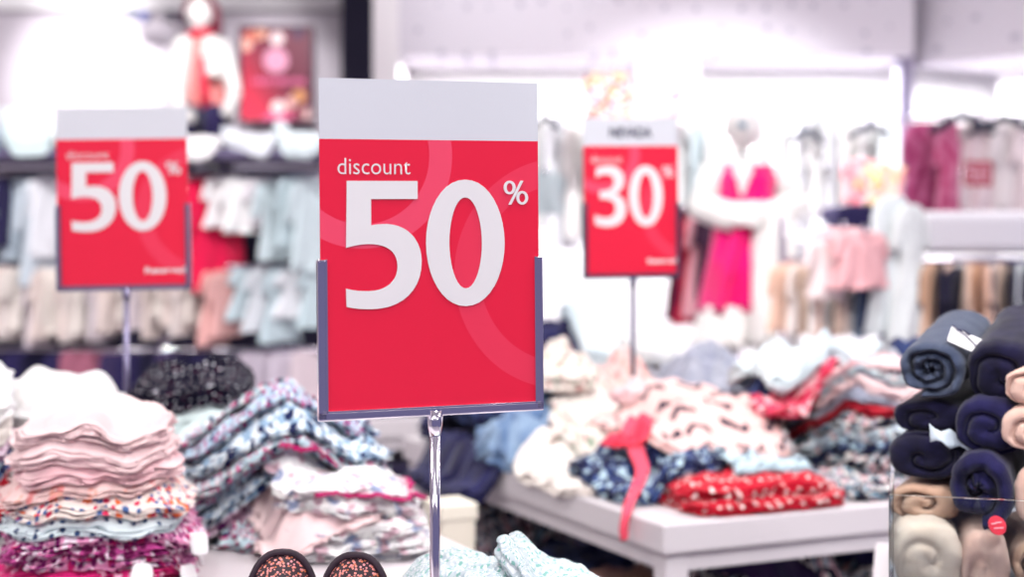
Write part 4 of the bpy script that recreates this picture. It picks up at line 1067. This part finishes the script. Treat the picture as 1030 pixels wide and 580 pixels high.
def G(bed, nm, label, cat, group, mat, px, D, rot, w, d, h, **kw):
    t = {k: kw.pop(k) for k in ('hem_', 'tags_') if k in kw}
    o, rim, nrm = cloth(bed, nm, mat, px, D, rot, w, d, h, **kw)
    tag(o, label, cat, group)
    if 'hem_' in t: hem(o, rim, nrm, *t['hem_'])
    for a in t.get('tags_', ()): swing_tag(o, rim, nrm, M_TAGW, *a, label='white swing tag')
    return o, rim, nrm

near = Bed(-1.25, .45, .95, 2.95, in_near, TZ, .1, res=.005)
# --- pink stack
PG = 'folded garments of the pink stack'
mg = [MAGS, MAGF2, MAGS, MAGF, MAGF2, MAGF]
mgn = ['hot pink floral garment at the bottom of the pink stack', 'magenta floral garment second from the bottom of the pink stack', 'hot pink floral garment third from the bottom of the pink stack',
       'pink and plum floral garment fourth from the bottom of the pink stack', 'magenta floral garment fifth from the bottom of the pink stack', 'pale magenta floral garment just under the aqua spotted one']
for i in range(6):
    G(near, 'folded_blouse', mgn[i], 'blouse', PG, mg[i], 103 + (i * 5) % 9 - 4, 1.965, 12 + (i * 7) % 13 - 6, .205 + .008 * (i % 3), .25, .0165, layers=3, amp=.0035, bulge=.006, stagger=.012, wl=.04,
      tags_={5: [(314, .03, .028, 12, .004)], 3: [(330, .03, .032, 18, 0)], 2: [(318, .034, .034, 16, -.006)], 0: [(300, .026, .052, 14, .018)]}.get(i, ()))
G(near, 'folded_blouse', 'white garment with navy spots across the middle of the pink stack', 'blouse', PG, AQUAS, 97, 1.96, 13, .205, .25, .017, layers=2, amp=.003, bulge=.007, stagger=.010)
G(near, 'folded_blouse', 'cream garment with orange and red flowers in the pink stack', 'blouse', PG, ORANGEF, 106, 1.965, 11, .205, .25, .016, layers=3, amp=.003, bulge=.006, stagger=.012)
for i, m in enumerate((PINKF, PINKB, PINKA, PINKA)):
    G(near, 'folded_blouse', ['pink printed garment right above the orange flowered one', 'rose pink garment second from the top colour block of the pink stack', 'pale pink garment second from the top of the pink stack', 'pale pink garment topmost on the pink stack'][i],
      'blouse', PG, m, 97 + (i * 6) % 8 - 4, 1.975 + .006 * i, 14 + (i * 11) % 7 - 3, .195 - .004 * i, .25, (.014, .018, .02, .022)[i], layers=(3, 3, 3, 4)[i], amp=(.003, .004, .007, .015)[i], bulge=.006, stagger=.012, wl=.05, fold=15)
# --- white heap behind it and the mixed pile at the photo's edge
for i, (m, h, w, nm) in enumerate(((WHITE, .05, .26, 'white garment at the bottom of the white pile behind the pink stack'), (CREAMW, .05, .25, 'cream garment low in the white pile behind the pink stack'),
                              (WHITE, .05, .25, 'white garment in the middle of the white pile behind the pink stack'), (WHITE, .045, .24, 'white garment second from the top of the white pile'), (WHITE, .04, .22, 'soft rounded white garment topmost behind the pink stack'))):
    G(near, 'folded_sweater', nm, 'sweater', 'white pile behind the pink stack', m, 60 + (i * 9) % 7 - 3, 2.37, 8 + i * 4, w * .82, .22, h * .93, layers=3, amp=.006, bulge=.012, stagger=.008, n=3.2, wl=.09, soft=.5)
for i, (m, h, nm) in enumerate(((DKNAVY, .035, 'dark navy garment at the bottom of the pile at the photo edge'), (REDD, .03, 'red dotted garment in the pile at the photo edge'), (NAVYF, .03, 'navy floral garment in the pile at the photo edge'),
                            (MAUVEF, .03, 'mauve printed garment in the pile at the photo edge'), (CREAMW, .04, 'cream garment near the top of the pile at the photo edge'), (WHITE, .04, 'white garment topmost on the pile at the photo edge'))):
    G(near, 'folded_sweater', nm, 'sweater', 'pile at the photo edge', m, -58 + i, 2.18, 4 + i * 2, .16, .10, h * .9, layers=3, amp=.005, bulge=.009, stagger=.008, n=4)
# --- mint and denim floral pile
BG = 'garments of the mint and blue floral pile'
kw = dict(bulge=.007, stagger=.018, wl=.036)
G(near, 'folded_blouse', 'pale striped garment at the bottom of the white end of the floral pile', 'blouse', BG, WSTRIPE, 350, 2.20, 10, .19, .24, .020, layers=4, amp=.006, **kw)
G(near, 'crumpled_blouse', 'mint printed garment crumpled on the table at the foot of the floral pile', 'blouse', BG, MINTF, 262, 2.22, 20, .10, .16, .026, layers=2, amp=.014, irr=.08, n=2.6, **kw)
G(near, 'folded_blouse', 'white printed garment second from the bottom at the white end of the floral pile', 'blouse', BG, WGREY, 352, 2.19, 14, .19, .24, .020, layers=4, amp=.007, **kw)
G(near, 'crumpled_blouse', 'mauve printed garment crumpled below the blue floral ones', 'blouse', BG, MAUVEF, 228, 2.29, 12, .13, .22, .03, layers=3, amp=.014, irr=.06, n=3, **kw)
G(near, 'folded_blouse', 'white and grey flowered garment folded below the pale pink one', 'blouse', BG, WGREY, 352, 2.20, 9, .18, .24, .018, layers=3, amp=.007, **kw)
G(near, 'folded_blouse', 'plain pale pink garment folded over at the front of the floral pile', 'blouse', BG, PINKA, 318, 2.165, 18, .15, .20, .014, layers=1, amp=.004, irr=.05, k=1.6, **kw)
G(near, 'folded_blouse', 'white garment with blue flowers folded on the pale pink one', 'blouse', BG, WGREY, 346, 2.20, 13, .175, .23, .015, layers=3, amp=.006, **kw)
G(near, 'crumpled_blouse', 'denim blue floral garment low in the floral pile next to the dark gap', 'blouse', BG, DENIMF, 236, 2.29, 14, .16, .24, .028, layers=3, amp=.013, irr=.05, n=3.6, **kw)
G(near, 'folded_blouse', 'white flowered garment with a magenta hem at the end of the floral pile', 'blouse', BG, WGREY, 340, 2.215, 14, .18, .24, .014, layers=2, amp=.006, hem_=(fabric('#c2186a'), 250, 380, .003, .004, .0), **kw)
G(near, 'folded_blouse', 'blue garment with dark dots spreading over the middle of the floral pile', 'blouse', BG, DENIMD, 255, 2.29, 12, .20, .25, .020, layers=3, amp=.011, irr=.05, n=3.6, **kw)
G(near, 'folded_blouse', 'mint floral garment with a magenta edge in the upper half of the floral pile', 'blouse', BG, MINTF, 284, 2.28, 15, .27, .25, .016, layers=3, amp=.009, hem_=(fabric('#c2186a'), 262, 300, .003, .004, 0), **kw)
G(near, 'folded_blouse', 'blue floral garment third from the top of the floral pile', 'blouse', BG, DENIMF, 288, 2.29, 11, .27, .25, .015, layers=3, amp=.010, **kw)
G(near, 'folded_blouse', 'pale blue dotted garment second from the top of the floral pile', 'blouse', BG, DENIMD, 274, 2.32, 13, .26, .24, .014, layers=3, amp=.014, **kw)
G(near, 'folded_blouse', 'mint floral garment topmost on the floral pile', 'blouse', BG, MINTF, 264, 2.35, 12, .25, .20, .016, layers=3, amp=.016, **kw)
# --- back pile with the black spotted garment
for i, m in enumerate((WHITE, DKNAVY, CREAMW, MINT)):
    G(near, 'folded_sweater', ['white garment at the bottom of the pile under the black spotted one', 'dark navy garment low in the pile under the black spotted one', 'cream garment in the pile under the black spotted one', 'mint garment near the top under the black spotted one'][i],
      'sweater', 'pile under the black spotted garment', m, 205 + i * 3, 2.60, 10, .22, .16, .042, layers=3, amp=.006, bulge=.01, res=.8)
G(near, 'folded_sweater', 'pale mint knit with a soft rounded fold on top of the floral pile', 'sweater', 'pile under the black spotted garment', MINT, 212, 2.42, 8, .13, .10, .022, layers=2, amp=.006, n=3, wl=.06, soft=.5)
G(near, 'crumpled_scarf', 'black garment with white spots crumpled on top of the pile behind', 'scarf', None, SPOTBLK, 193, 2.58, 12, .195, .12, .05, layers=2, amp=.014, irr=.08, n=3, wl=.045, bulge=.012)

# --- mint floral cloth by the pole of the big sign, and things beside it
for i, (m, w, h, nm) in enumerate(((WHITE, .25, .040, 'white garment at the bottom of the stack behind the big sign pole'), (MINTG, .24, .035, 'mint printed garment in the middle of the stack behind the big sign pole'))):
    G(near, 'folded_blouse', nm, 'blouse', 'stack behind the big sign pole', m, 514, 1.58, 4, w * .82, .17, h * .95, layers=3, amp=.005)
G(near, 'crumpled_blouse', 'mint leaf-printed blouse heaped behind the big sign pole', 'blouse', 'stack behind the big sign pole', MINTG, 466, 1.575, 4, .125, .13, .034, layers=2, amp=.012, irr=.06, n=3.4, wl=.05, fold=-35, res=1.2)
G(near, 'crumpled_blouse', 'mint leaf-printed blouse lying over the heap next to the big sign pole', 'blouse', 'stack behind the big sign pole', MINTG, 566, 1.575, -6, .115, .13, .030, layers=2, amp=.014, irr=.07, n=3, wl=.05, fold=-25, res=1.2)
G(near, 'folded_blouse', 'cream garment tucked behind the slippers', 'blouse', None, CREAMW, 394, 1.68, 6, .05, .08, .02, layers=3, amp=.005, bulge=.008, k=2)
# slippers standing toe-up
def leopard():
    t = NT('glitter_net'); tc = t.new('ShaderNodeTexCoord').outputs['Object']
    v = t.new('ShaderNodeTexVoronoi', i_Scale=330.0); t.link(tc, v.inputs['Vector'])
    sp = t.new('ShaderNodeSeparateColor'); t.link(v.outputs['Color'], sp.inputs[0])
    c = t.mix(t.math('LESS_THAN', v.outputs['Distance'], .42), lin('#2a1020'), t.mix(sp.outputs[0], lin('#d8743c'), lin('#e89aa0')))
    mp = t.new('ShaderNodeMapping'); mp.inputs['Scale'].default_value = (1, .3, 1.5); t.link(tc, mp.inputs[0])
    b = t.new('ShaderNodeTexVoronoi', i_Scale=70.0); b.inputs['Randomness'].default_value = .55; t.link(mp.outputs[0], b.inputs['Vector'])
    c = t.mix(t.math('LESS_THAN', b.outputs['Distance'], .34), c, lin('#1a0c1e'))
    t.link(c, t.b.inputs['Base Color']); t.b.inputs['Roughness'].default_value = .5; t.b.inputs['Metallic'].default_value = .1
    return t.m
M_LEO = leopard(); M_SOLE = plain('dark_plum_rubber', '#2a1526', .6)
def slipper(px, D, py, label, rz):
    W_, L_ = .072, .150
    zt = wz(py, D); root = empty('slipper', (wx(px, D), D, zt - L_ * .985), math.radians(rz)); tag(root, label, 'slipper', 'glittery slippers standing toe-up')
    lean = math.radians(-8)
    def outline(k=1.0):
        pts = []
        for i in range(48):
            t = 2 * math.pi * i / 48; c, s = math.cos(t), math.sin(t)
            wv = W_ / 2 * (1 if s > 0 else .86) * (1 - .10 * math.exp(-((s + .1) / .35) ** 2))
            pts.append((k * wv * (abs(c) ** .8) * (1 if c > 0 else -1), L_ / 2 + k * (L_ / 2) * (abs(s) ** .9) * (1 if s > 0 else -1)))
        return pts
    m = MB(); m.prism(outline(), .0, .009); s = m.build('sole', M_SOLE, root); s.rotation_euler = (lean, 0, 0)
    V = []; n, k = 40, 18
    ol = outline(.97)
    for j in range(k + 1):
        q = 1 - j / k
        for (x, z) in ol:
            zz_ = max(z, L_ * .42); V.append((x * q, -.040 * (1 - q ** 2.6) * min(1, .45 + 1.1 * max(0, 1 - (zz_ - L_ * .42) / (L_ * .5))) - .001, (zz_ - L_ * .62) * q + L_ * .62))
    n = len(ol); idx = np.arange((k + 1) * n).reshape(k + 1, n)
    Q = np.stack([idx[:-1], idx[1:], np.roll(idx[1:], -1, 1), np.roll(idx[:-1], -1, 1)], -1).reshape(-1, 4)
    u = mesh_obj('toe_cap', np_mesh('toe_cap', np.array(V), Q), M_LEO, root); u.rotation_euler = (lean, 0, 0)
    pts = [(x, -.002, z) for x, z in outline(.985) if z > L_ * .40]
    pts.sort(key=lambda p: math.atan2(p[2] - L_ * .4, -p[0]))
    b = MB().tube(pts, .0033, 8).build('piping', M_SOLE, root, smooth=True); b.rotation_euler = (lean, 0, 0)
    return root
slipper(283, 1.445, 559, 'glittery brown netted slipper standing toe-up, the one nearer the pink stack', 6)
slipper(354, 1.43, 562, 'glittery brown netted slipper standing toe-up, the one nearer the sign pole', -5)

# ------------------------------------------------------------------ big heap around the 30% sign
rt = Bed(-.40, 1.45, 2.2, 4.0, in_right, TZ, .25, res=.006)
HG = 'garments heaped around the 30% sign'
def H_(nm, label, cat, mat, px, D, rot, w, d, h, **k):
    k.setdefault('bulge', .007); k.setdefault('stagger', .012); k.setdefault('res', .85); k.setdefault('k', 1.6)
    return G(rt, nm, label, cat, HG, mat, px, D, rot, w, d, h, **k)
# back row
for i, (m, nm) in enumerate(((DKNAVY, 'dark navy sweater under the grey one at the back of the heap'), (GREYM, 'grey sweater low at the back of the heap'), (WHITE, 'white sweater in the back of the heap under the folded grey ones'))):
    H_('folded_sweater', nm, 'sweater', m, 712 + 4 * i, 3.22, 20, .22, .20, .040, amp=.008)
for i, (m, nm) in enumerate(((WHITE, 'white sweater beneath the pinkish one beside the 30% sign pole'), (BEIGEF, 'beige floral top beneath the pinkish one beside the 30% sign pole'), (AQUAP, 'pale aqua top beside the 30% sign pole, at the far table edge'))):
    H_('folded_sweater', nm, 'sweater', m, 590 + 3 * i, 3.16, 25, .20, .20, .042, amp=.012, n=3.4)
for i, (m, nm) in enumerate(((NAVYP, 'navy sweater under the blue bundles at the far end of the heap'), (DKNAVY, 'dark sweater under the blue bundles at the far end of the heap'))):
    H_('folded_sweater', nm, 'sweater', m, 905, 3.22, 25, .26, .18, .055, amp=.012, n=3.4)
H_('folded_sweater', 'black floral garment lying flat at the foot of the leaning stack', 'sweater', BLKF, 858, 2.66, 25, .17, .20, .026, layers=3, amp=.010)
# the stack of thin layered garments leaning next to the leggings
LS = [(BLKF, 'black floral garment at the bottom of the leaning stack beside the leggings', .034), (NAVYF, 'navy printed garment low in the leaning stack beside the leggings', .022), (PALESTR, 'pale striped garment low in the leaning stack beside the leggings', .026),
      (BLKF, 'black floral garment in the middle of the leaning stack', .018), (REDP, 'bright red garment in the leaning stack beside the leggings', .020), (GREYM, 'grey garment above the red one in the leaning stack', .018), (PINKA, 'pale pink garment above the red one in the leaning stack', .020),
      (PALESTR, 'pale striped garment high in the leaning stack', .016), (PINKB, 'rose pink garment second from the top of the leaning stack', .016)]
for i, (m, nm, h) in enumerate(LS):
    H_('folded_blouse', nm, 'blouse', m, 900 - 5 * i, 2.78 + .016 * i, 28 + (i * 13) % 9 - 4, .23, .26, h, layers=3, amp=.006, stagger=.016, k=.8)
H_('folded_blouse', 'grey garment folded with long creases behind the chevron one', 'blouse', GREYM, 690, 3.16, 18, .26, .20, .032, layers=3, amp=.03, wl=.05, fold=-6)
H_('folded_blouse', 'pinkish white garment lying beside the 30% sign pole', 'blouse', PINKF, 600, 3.10, 22, .22, .18, .034, layers=2, amp=.026, n=3.2)
# blue bundles
for i, (px, D, m, nm) in enumerate(((905, 3.24, DENIMC, 'blue bundled garment at the far end of the heap beside the leggings'), (940, 3.16, NAVYP, 'navy bundled garment nearest the leggings'))):
    H_('crumpled_sweater', nm, 'sweater', m, px, D, 30, .15, .14, .06, amp=.022, n=2.6, irr=.1, layers=2)
# front
H_('folded_blouse', 'red garment with white dots at the front edge, lowest of the red ones', 'blouse', REDD, 756, 2.53, 25, .28, .18, .024, layers=3, amp=.006, wl=.04)
H_('crumpled_blouse', 'red garment with white dots bunched on the lower red one', 'blouse', REDD, 748, 2.535, 23, .25, .16, .022, layers=2, amp=.010, wl=.04)
H_('folded_sweater', 'dark navy garment spread flat along the table edge behind the big sign', 'sweater', DKNAVY, 492, 3.05, 20, .26, .34, .030, layers=3, amp=.012)
H_('folded_sweater', 'beige floral garment spread flat along the table edge beside the denim one', 'sweater', BEIGEF, 575, 2.90, 22, .20, .26, .030, layers=3, amp=.012)
H_('crumpled_blouse', 'dark denim garment crumpled at the table edge behind the big sign', 'blouse', DENIMC, 522, 2.94, 20, .14, .18, .045, layers=2, amp=.026, n=2.6, irr=.10, wl=.05)
H_('folded_sweater', 'dark navy garment spread behind the big sign frame', 'sweater', NAVYP, 515, 3.16, 20, .22, .20, .045, layers=3, amp=.022, n=3)
H_('crumpled_blouse', 'navy and dark blue garment near the far table corner behind the big sign', 'blouse', DKNAVY, 470, 3.24, 20, .17, .18, .045, layers=2, amp=.022, n=2.8)
H_('folded_blouse', 'white garment hanging a little over the table edge', 'blouse', CREAMW, 592, 2.74, 25, .18, .26, .022, layers=2, amp=.008, k=1.2)
H_('crumpled_blouse', 'cream floral garment bunched in front of the white one', 'blouse', BEIGEF, 598, 2.83, 22, .13, .18, .030, layers=2, amp=.016, n=3, irr=.07)
for i, (m, nm) in enumerate(((DKNAVY, 'dark navy sweater folded inside the heap, bottom one behind the zigzag garment'), (PLUM, 'plum sweater folded inside the heap, middle one behind the zigzag garment'), (NAVYP, 'navy sweater folded inside the heap, upper one behind the zigzag garment'))):
    H_('folded_sweater', nm, 'sweater', m, 712 + 4 * i, 2.93, 24, .24, .15, .040, layers=3, amp=.006)
H_('crumpled_blouse', 'navy and aqua printed garment at the table edge under the chevron one', 'blouse', NAVYF, 650, 2.64, 25, .20, .24, .030, layers=3, amp=.012, wl=.045)
H_('crumpled_blouse', 'navy and aqua printed garment next to the zigzag one', 'blouse', NAVYF, 706, 2.72, 26, .24, .20, .034, layers=3, amp=.012, wl=.045)
H_('folded_blouse', 'aqua garment with a dark zigzag line above the red dotted ones', 'blouse', AQZIG, 768, 2.61, 20, .15, .16, .014, layers=2, amp=.006, wl=.05)
H_('folded_sweater', 'long cream garment lying behind the chevron one', 'sweater', CREAMW, 622, 2.97, 16, .25, .15, .036, layers=2, amp=.012, n=3, soft=.5)
H_('crumpled_blouse', 'small cream printed garment at the back of the cream one', 'blouse', BEIGEF, 562, 3.03, 20, .12, .14, .045, layers=2, amp=.014, n=3)
ch, rim, nrm = H_('folded_blouse', 'pink garment with broken navy chevrons spread over the front of the heap', 'blouse', CHEV, 692, 2.80, 22, .28, .30, .020, layers=2, amp=.009, wl=.06, k=.55, irr=.06)
H_('crumpled_blouse', 'pink and red garment squeezed between the chevron and pale aqua ones', 'blouse', fabric('#e8486a', 'floral', '#f6c3c8', '#b81838', None, scale=30, size=.3), 800, 2.84, 30, .15, .10, .022, layers=2, amp=.010, n=3)
H_('folded_blouse', 'large pale aqua garment topmost on the leaning stack', 'blouse', AQUAP, 824, 2.97, 30, .31, .22, .034, layers=3, amp=.030, wl=.055, fold=6, k=.8)
H_('folded_blouse', 'pale grey garment with long folds topmost at the back of the heap', 'blouse', GREYM, 728, 3.14, 24, .27, .19, .034, layers=2, amp=.034, wl=.05, fold=8)
H_('crumpled_blouse', 'small pink ball of cloth at the foot of the 30% sign pole', 'blouse', PINKB, 630, 2.90, 10, .05, .05, .035, layers=1, amp=.008, n=2.2)
# coral ribbon hanging from the chevron garment over the table edge
def ribbon(parent):
    pts = [(648, 440, 2.70, .030), (640, 455, 2.64, .034), (646, 475, 2.58, .024), (640, 494, 2.52, .020), (633, 510, 2.455, .016), (630, 522, 2.425, .013), (628, 534, 2.42, .016), (628, 547, 2.42, .012)]
    P = [Vector((wx(a, D), D, wz(b, D) + .006)) for a, b, D, w_ in pts]; W_ = [p[3] for p in pts]
    fine = []; 
    for i in range(len(P) - 1):
        p0, p1, p2, p3 = P[max(0, i - 1)], P[i], P[i + 1], P[min(len(P) - 1, i + 2)]
        for j in range(6):
            t = j / 6; q = .5 * ((2 * p1) + (p2 - p0) * t + (2 * p0 - 5 * p1 + 4 * p2 - p3) * t * t + (3 * p1 - p0 - 3 * p2 + p3) * t ** 3)
            fine.append((q, W_[i] + (W_[i + 1] - W_[i]) * t))
    fine.append((P[-1], W_[-1]))
    V = []; n = len(fine)
    for i, (q, w_) in enumerate(fine):
        a = .5 * math.sin(i * .23)
        s = Vector((math.cos(a), math.sin(a) * .6, .05))
        for k in range(5):
            u = k / 4 - .5; V.append(q + s * w_ * u + Vector((0, -.006 * math.cos(u * 5 + i * .2), 0)))
    Q = [(i * 5 + k, i * 5 + k + 1, i * 5 + k + 6, i * 5 + k + 5) for i in range(n - 1) for k in range(4)]
    inv = (Matrix.Translation(parent.location) @ parent.rotation_euler.to_matrix().to_4x4()).inverted()
    o = mesh_obj('ribbon', np_mesh('ribbon', np.array([tuple(inv @ v) for v in V]), Q), CORAL, parent)
    m = o.modifiers.new('s', 'SOLIDIFY'); m.thickness = .0016
    o['label'] = 'coral red ribbon hanging over the table edge'
ribbon(ch)
# gathered coral sleeve the ribbon ties
H_('crumpled_blouse', 'coral red cloth gathered at the edge of the chevron garment', 'blouse', CORAL, 632, 2.68, 20, .075, .06, .014, layers=2, amp=.014, n=2.4, irr=.1, wl=.03)

# ------------------------------------------------------------------ heap on the table further back
ft = Bed(-.80, 1.60, 3.5, 5.0, in_far, TZ, .25, res=.008)
FG = 'clothes tumbled on the table behind the 30% sign'
fl = [(BEIGEF, 'beige floral'), (DKNAVY, 'dark navy'), (WHITE, 'white'), (PINKA, 'pale pink'), (GREYM, 'grey'), (PLUM, 'plum'), (CREAMW, 'cream'), (AQUAP, 'pale aqua')]
spots = [(398, 3.79), (440, 3.86), (480, 3.95), (510, 4.05), (545, 4.0), (575, 4.1), (605, 4.0), (640, 4.1), (675, 4.15), (710, 4.2), (750, 4.3), (790, 4.35), (830, 4.4)]
wh_ = ['at the far table end nearest the floral pile', 'second along from that far table end', 'behind the big sign frame', 'beside the big sign frame', 'just past the big sign frame', 'between the two nearer signs', 'under the 30% sign', 'right behind the 30% sign pole', 'next to the 30% sign pole', 'in front of the pink dress', 'in front of the white skirt', 'just past the white skirt', 'below the pale pink tops']
for lay in range(2):
    for i, (px, D) in enumerate(spots):
        if lay and (i % 2 == 1 and px > 450 or px > 640): continue
        m, cn = fl[(i * 3 + lay * 5) % 8]
        if px < 450: m, cn = ((GREYM, 'grey'), (WHITE, 'white'))[(i + lay) % 2]
        if px > 770 and lay >= 1: m, cn = ((CREAMW, 'cream'), (fabric('#efd2ba', 'mottle', '#e4bd9c', scale=14), 'peach'), (BEIGEF, 'beige floral'))[(i + lay) % 3]
        G(ft, 'crumpled_sweater', f"{cn} garment {wh_[i]}, {('lower', 'upper')[lay]} one on that table", 'sweater', FG, m, px + (lay * 17) % 23 - 11, D + .02 * lay, 15 + i * 23 % 40, .20, .22, (.05, .06)[lay] * (.6 if 690 < px < 800 else 1), layers=2, k=1.6, amp=.018, n=2.8, irr=.09, wl=.07, res=.45, bulge=.012)
# white long garments lying on top towards the pink dress
G(ft, 'folded_sweater', 'long white garment slanting on top of the far table towards the pink dress', 'sweater', FG, WHITE, 672, 4.02, 40, .30, .12, .045, layers=2, amp=.012, n=3, res=.6)

for i, a_c in enumerate((.28, .75, 1.22)):  # added blocks hide the bright background so the gap under the table stays dark
    c = Vector(FC) + Vector(E2) * a_c + Vector(E1) * .22
    root = empty('added_dark_block', (c.x, c.y, 0), math.atan2(E2[1], E2[0])); tag(root, ('added dark block filling the gap under the end of the far table by the sign pole', 'added dark block filling the gap in the middle under the far table', 'added dark block filling the gap under the far table, towards the pink dress')[i], 'block', 'added dark blocks under the far table')
    m = MB().box((0, 0, .33), (.39, .31, .66), .01)
    for z in (.12, .30, .48): m.box((0, -.157, z), (.36, .012, .02), .002)
    m.build('body', M_NAVY, root); MB().box((0, 0, .672), (.41, .33, .03), .006).build('lid', plain('plum_lid', '#2b2346', .6), root)
# ------------------------------------------------------------------ clothes on the lower shelf of the heap's table
ls = Bed(-.40, 1.45, 2.2, 4.0, lambda X, Y: in_right(X, Y, .05), .531, .2, res=.008)
LG = 'dark clothes on the shelf under the heap'
lm = [(DKNAVY, 'dark navy'), (PLUM, 'plum'), (BLKF, 'black floral'), (NAVYP, 'navy'), (fabric('#c99a86', 'mottle', '#8a5a60', scale=12, size=.6), 'tan'), (DKNAVY, 'dark navy')]
sp2 = [(722, 2.56, 'beside the table leg'), (775, 2.60, 'under the red dotted garments'), (832, 2.66, 'under the leaning stack'), (888, 2.74, 'next to the acrylic bin'), (636, 2.76, 'behind the table leg'), (580, 2.98, 'under the cream garments'), (528, 3.16, 'under the denim garment'), (490, 3.27, 'near the far table leg')]
for lay in range(2):
    for i, (px, D, where) in enumerate(sp2):
        m, cn = lm[(i * 5 + lay * 2) % 6]
        if i == 2 and lay == 1: m, cn = BLKF, 'black and pink floral'
        G(ls, 'crumpled_sweater', f"{cn} garment {where}, {('lower', 'upper')[lay]} one on the lower shelf", 'sweater', LG, m, px + lay * 9 - 9, D, 25 + i * 31 % 30, .21, .2, .05, layers=2, k=1.8, amp=.018, n=2.8, irr=.1, wl=.07, res=.5, bulge=.012)
fz = Bed(-.3, .3, 2.3, 3.6, lambda X, Y: X > -9, .62, .62, res=.008)
# pale box on the floor under the corner, beside the dark leg
def box_(px, D, label):
    z0, z1 = 0.0, wz(503, D); root = empty('carton', (wx(px, D), D, 0), math.radians(25)); tag(root, label, 'box')
    MB().box((0, 0, z1 / 2 - .01), (.066, .08, z1 - .02), .006).build('body', plain('cream_board', '#efe6d6', .7), root)
    MB().box((0, 0, z1 - .015), (.072, .086, .03), .004).build('lid', plain('cream_lid', '#f4ecdc', .7), root)
box_(453, 2.74, 'tall cream carton standing on the floor in the dark gap behind the sign pole')

# ------------------------------------------------------------------ light
def area(name, loc, size, power, rot=(0, 0, 0), col=(1, 1, 1), sy=None):
    l = bpy.data.lights.new(name, 'AREA'); l.energy = power; l.color = col; l.size = size
    if sy: l.shape = 'RECTANGLE'; l.size_y = sy
    o = bpy.data.objects.new(name, l); COL.objects.link(o); o.location = loc; o.rotation_euler = rot; o['kind'] = 'helper'
    return o
WARM = (1, .965, .94)
for x in (-2.6, 0.2, 2.4):
    for y in (-1.2, 1.2, 3.4, 5.6): area('ceiling_lamp', (x, y, 3.17), .7, (62, 62, 50, 60 if x < -1 else 30)[(-1.2, 1.2, 3.4, 5.6).index(y)], col=WARM)
# strips tucked under the fascia wash the display walls
area('shelf_strip', (.75, 7.1, 1.99), 2.4, 110, sy=.12)
a_ = area('shelf_strip', (2.62, 6.25, 1.95), 2.3, 95, sy=.12); a_.rotation_euler = (0, 0, yaw2)
# wall-washer on the lavender wall and a spot on the seated mannequin
def spot(name, loc, target, power, deg, blend=.6, r=.06):
    l = bpy.data.lights.new(name, 'SPOT'); l.energy = power; l.spot_size = math.radians(deg); l.spot_blend = blend; l.shadow_soft_size = r
    o = bpy.data.objects.new(name, l); COL.objects.link(o); o.location = loc
    o.rotation_euler = (Vector(target) - Vector(loc)).to_track_quat('-Z', 'Y').to_euler(); o['kind'] = 'helper'
spot('unseen_spot', (-2.2, 6.2, 3.1), (wx(95, 8.5), 8.5, wz(84, 8.5)), 1300, 27, blend=1.0)
spot('unseen_spot', (-3.4, 6.0, 3.1), (wx(60, 8.5), 8.5, wz(60, 8.5)), 260, 55)
spot('unseen_spot', (-1.0, 5.2, 3.1), (wx(225, 7.1), 7.1, wz(70, 7.1)), 420, 26)
spot('unseen_spot', (.1, 3.0, 3.1), (wx(755, 4.75), 4.75, 1.2), 260, 24)
spot('unseen_spot', (-1.0, 6.3, 3.1), (wx(275, 8.4), 8.4, wz(75, 8.4)), 420, 20)  # added to brighten the poster
spot('unseen_spot', (.9, 4.6, 3.1), (.9, 6.75, 1.15), 620, 46)  # added in front of the display wall to whiten its tops
spot('unseen_spot', (-.2, 5.0, 3.1), (-.05, 6.8, 2.45), 120, 44, blend=1.0)  # added wash that lightens the fascia beside the white pillar
spot('unseen_spot', (-1.3, 3.4, 3.1), (-1.35, 5.4, 1.2), 420, 50)  # added to brighten the clothes on the baby rack
spot('unseen_spot', (-.4, -.6, 3.0), (-.3, 2.1, .95), 190, 50)
spot('unseen_spot', (.9, .2, 3.0), (.6, 2.7, .9), 260, 46)
w = bpy.data.worlds.new('World'); SC.world = w; w.use_nodes = True
w.node_tree.nodes['Background'].inputs[0].default_value = (.52, .48, .90, 1); w.node_tree.nodes['Background'].inputs[1].default_value = .6

# ------------------------------------------------------------------ camera
cam = bpy.data.cameras.new('Camera'); co = bpy.data.objects.new('Camera', cam); COL.objects.link(co); SC.camera = co
co.location = (0, 0, CAMZ); co.rotation_euler = (math.pi / 2, 0, 0)
cam.sensor_width = 36; cam.lens = 36 * F / 1030
cam.shift_y = -(290 - HY) / 1030
cam.clip_start = .05
cam.dof.use_dof = True; cam.dof.focus_distance = 1.46; cam.dof.aperture_fstop = 3.4
SC.view_settings.view_transform = 'Standard'; SC.view_settings.look = 'None'; SC.view_settings.gamma = 1; SC.view_settings.exposure = -.85
SC.view_settings.use_curve_mapping = False
SC.cycles.use_denoising = True; SC.cycles.diffuse_bounces = 2
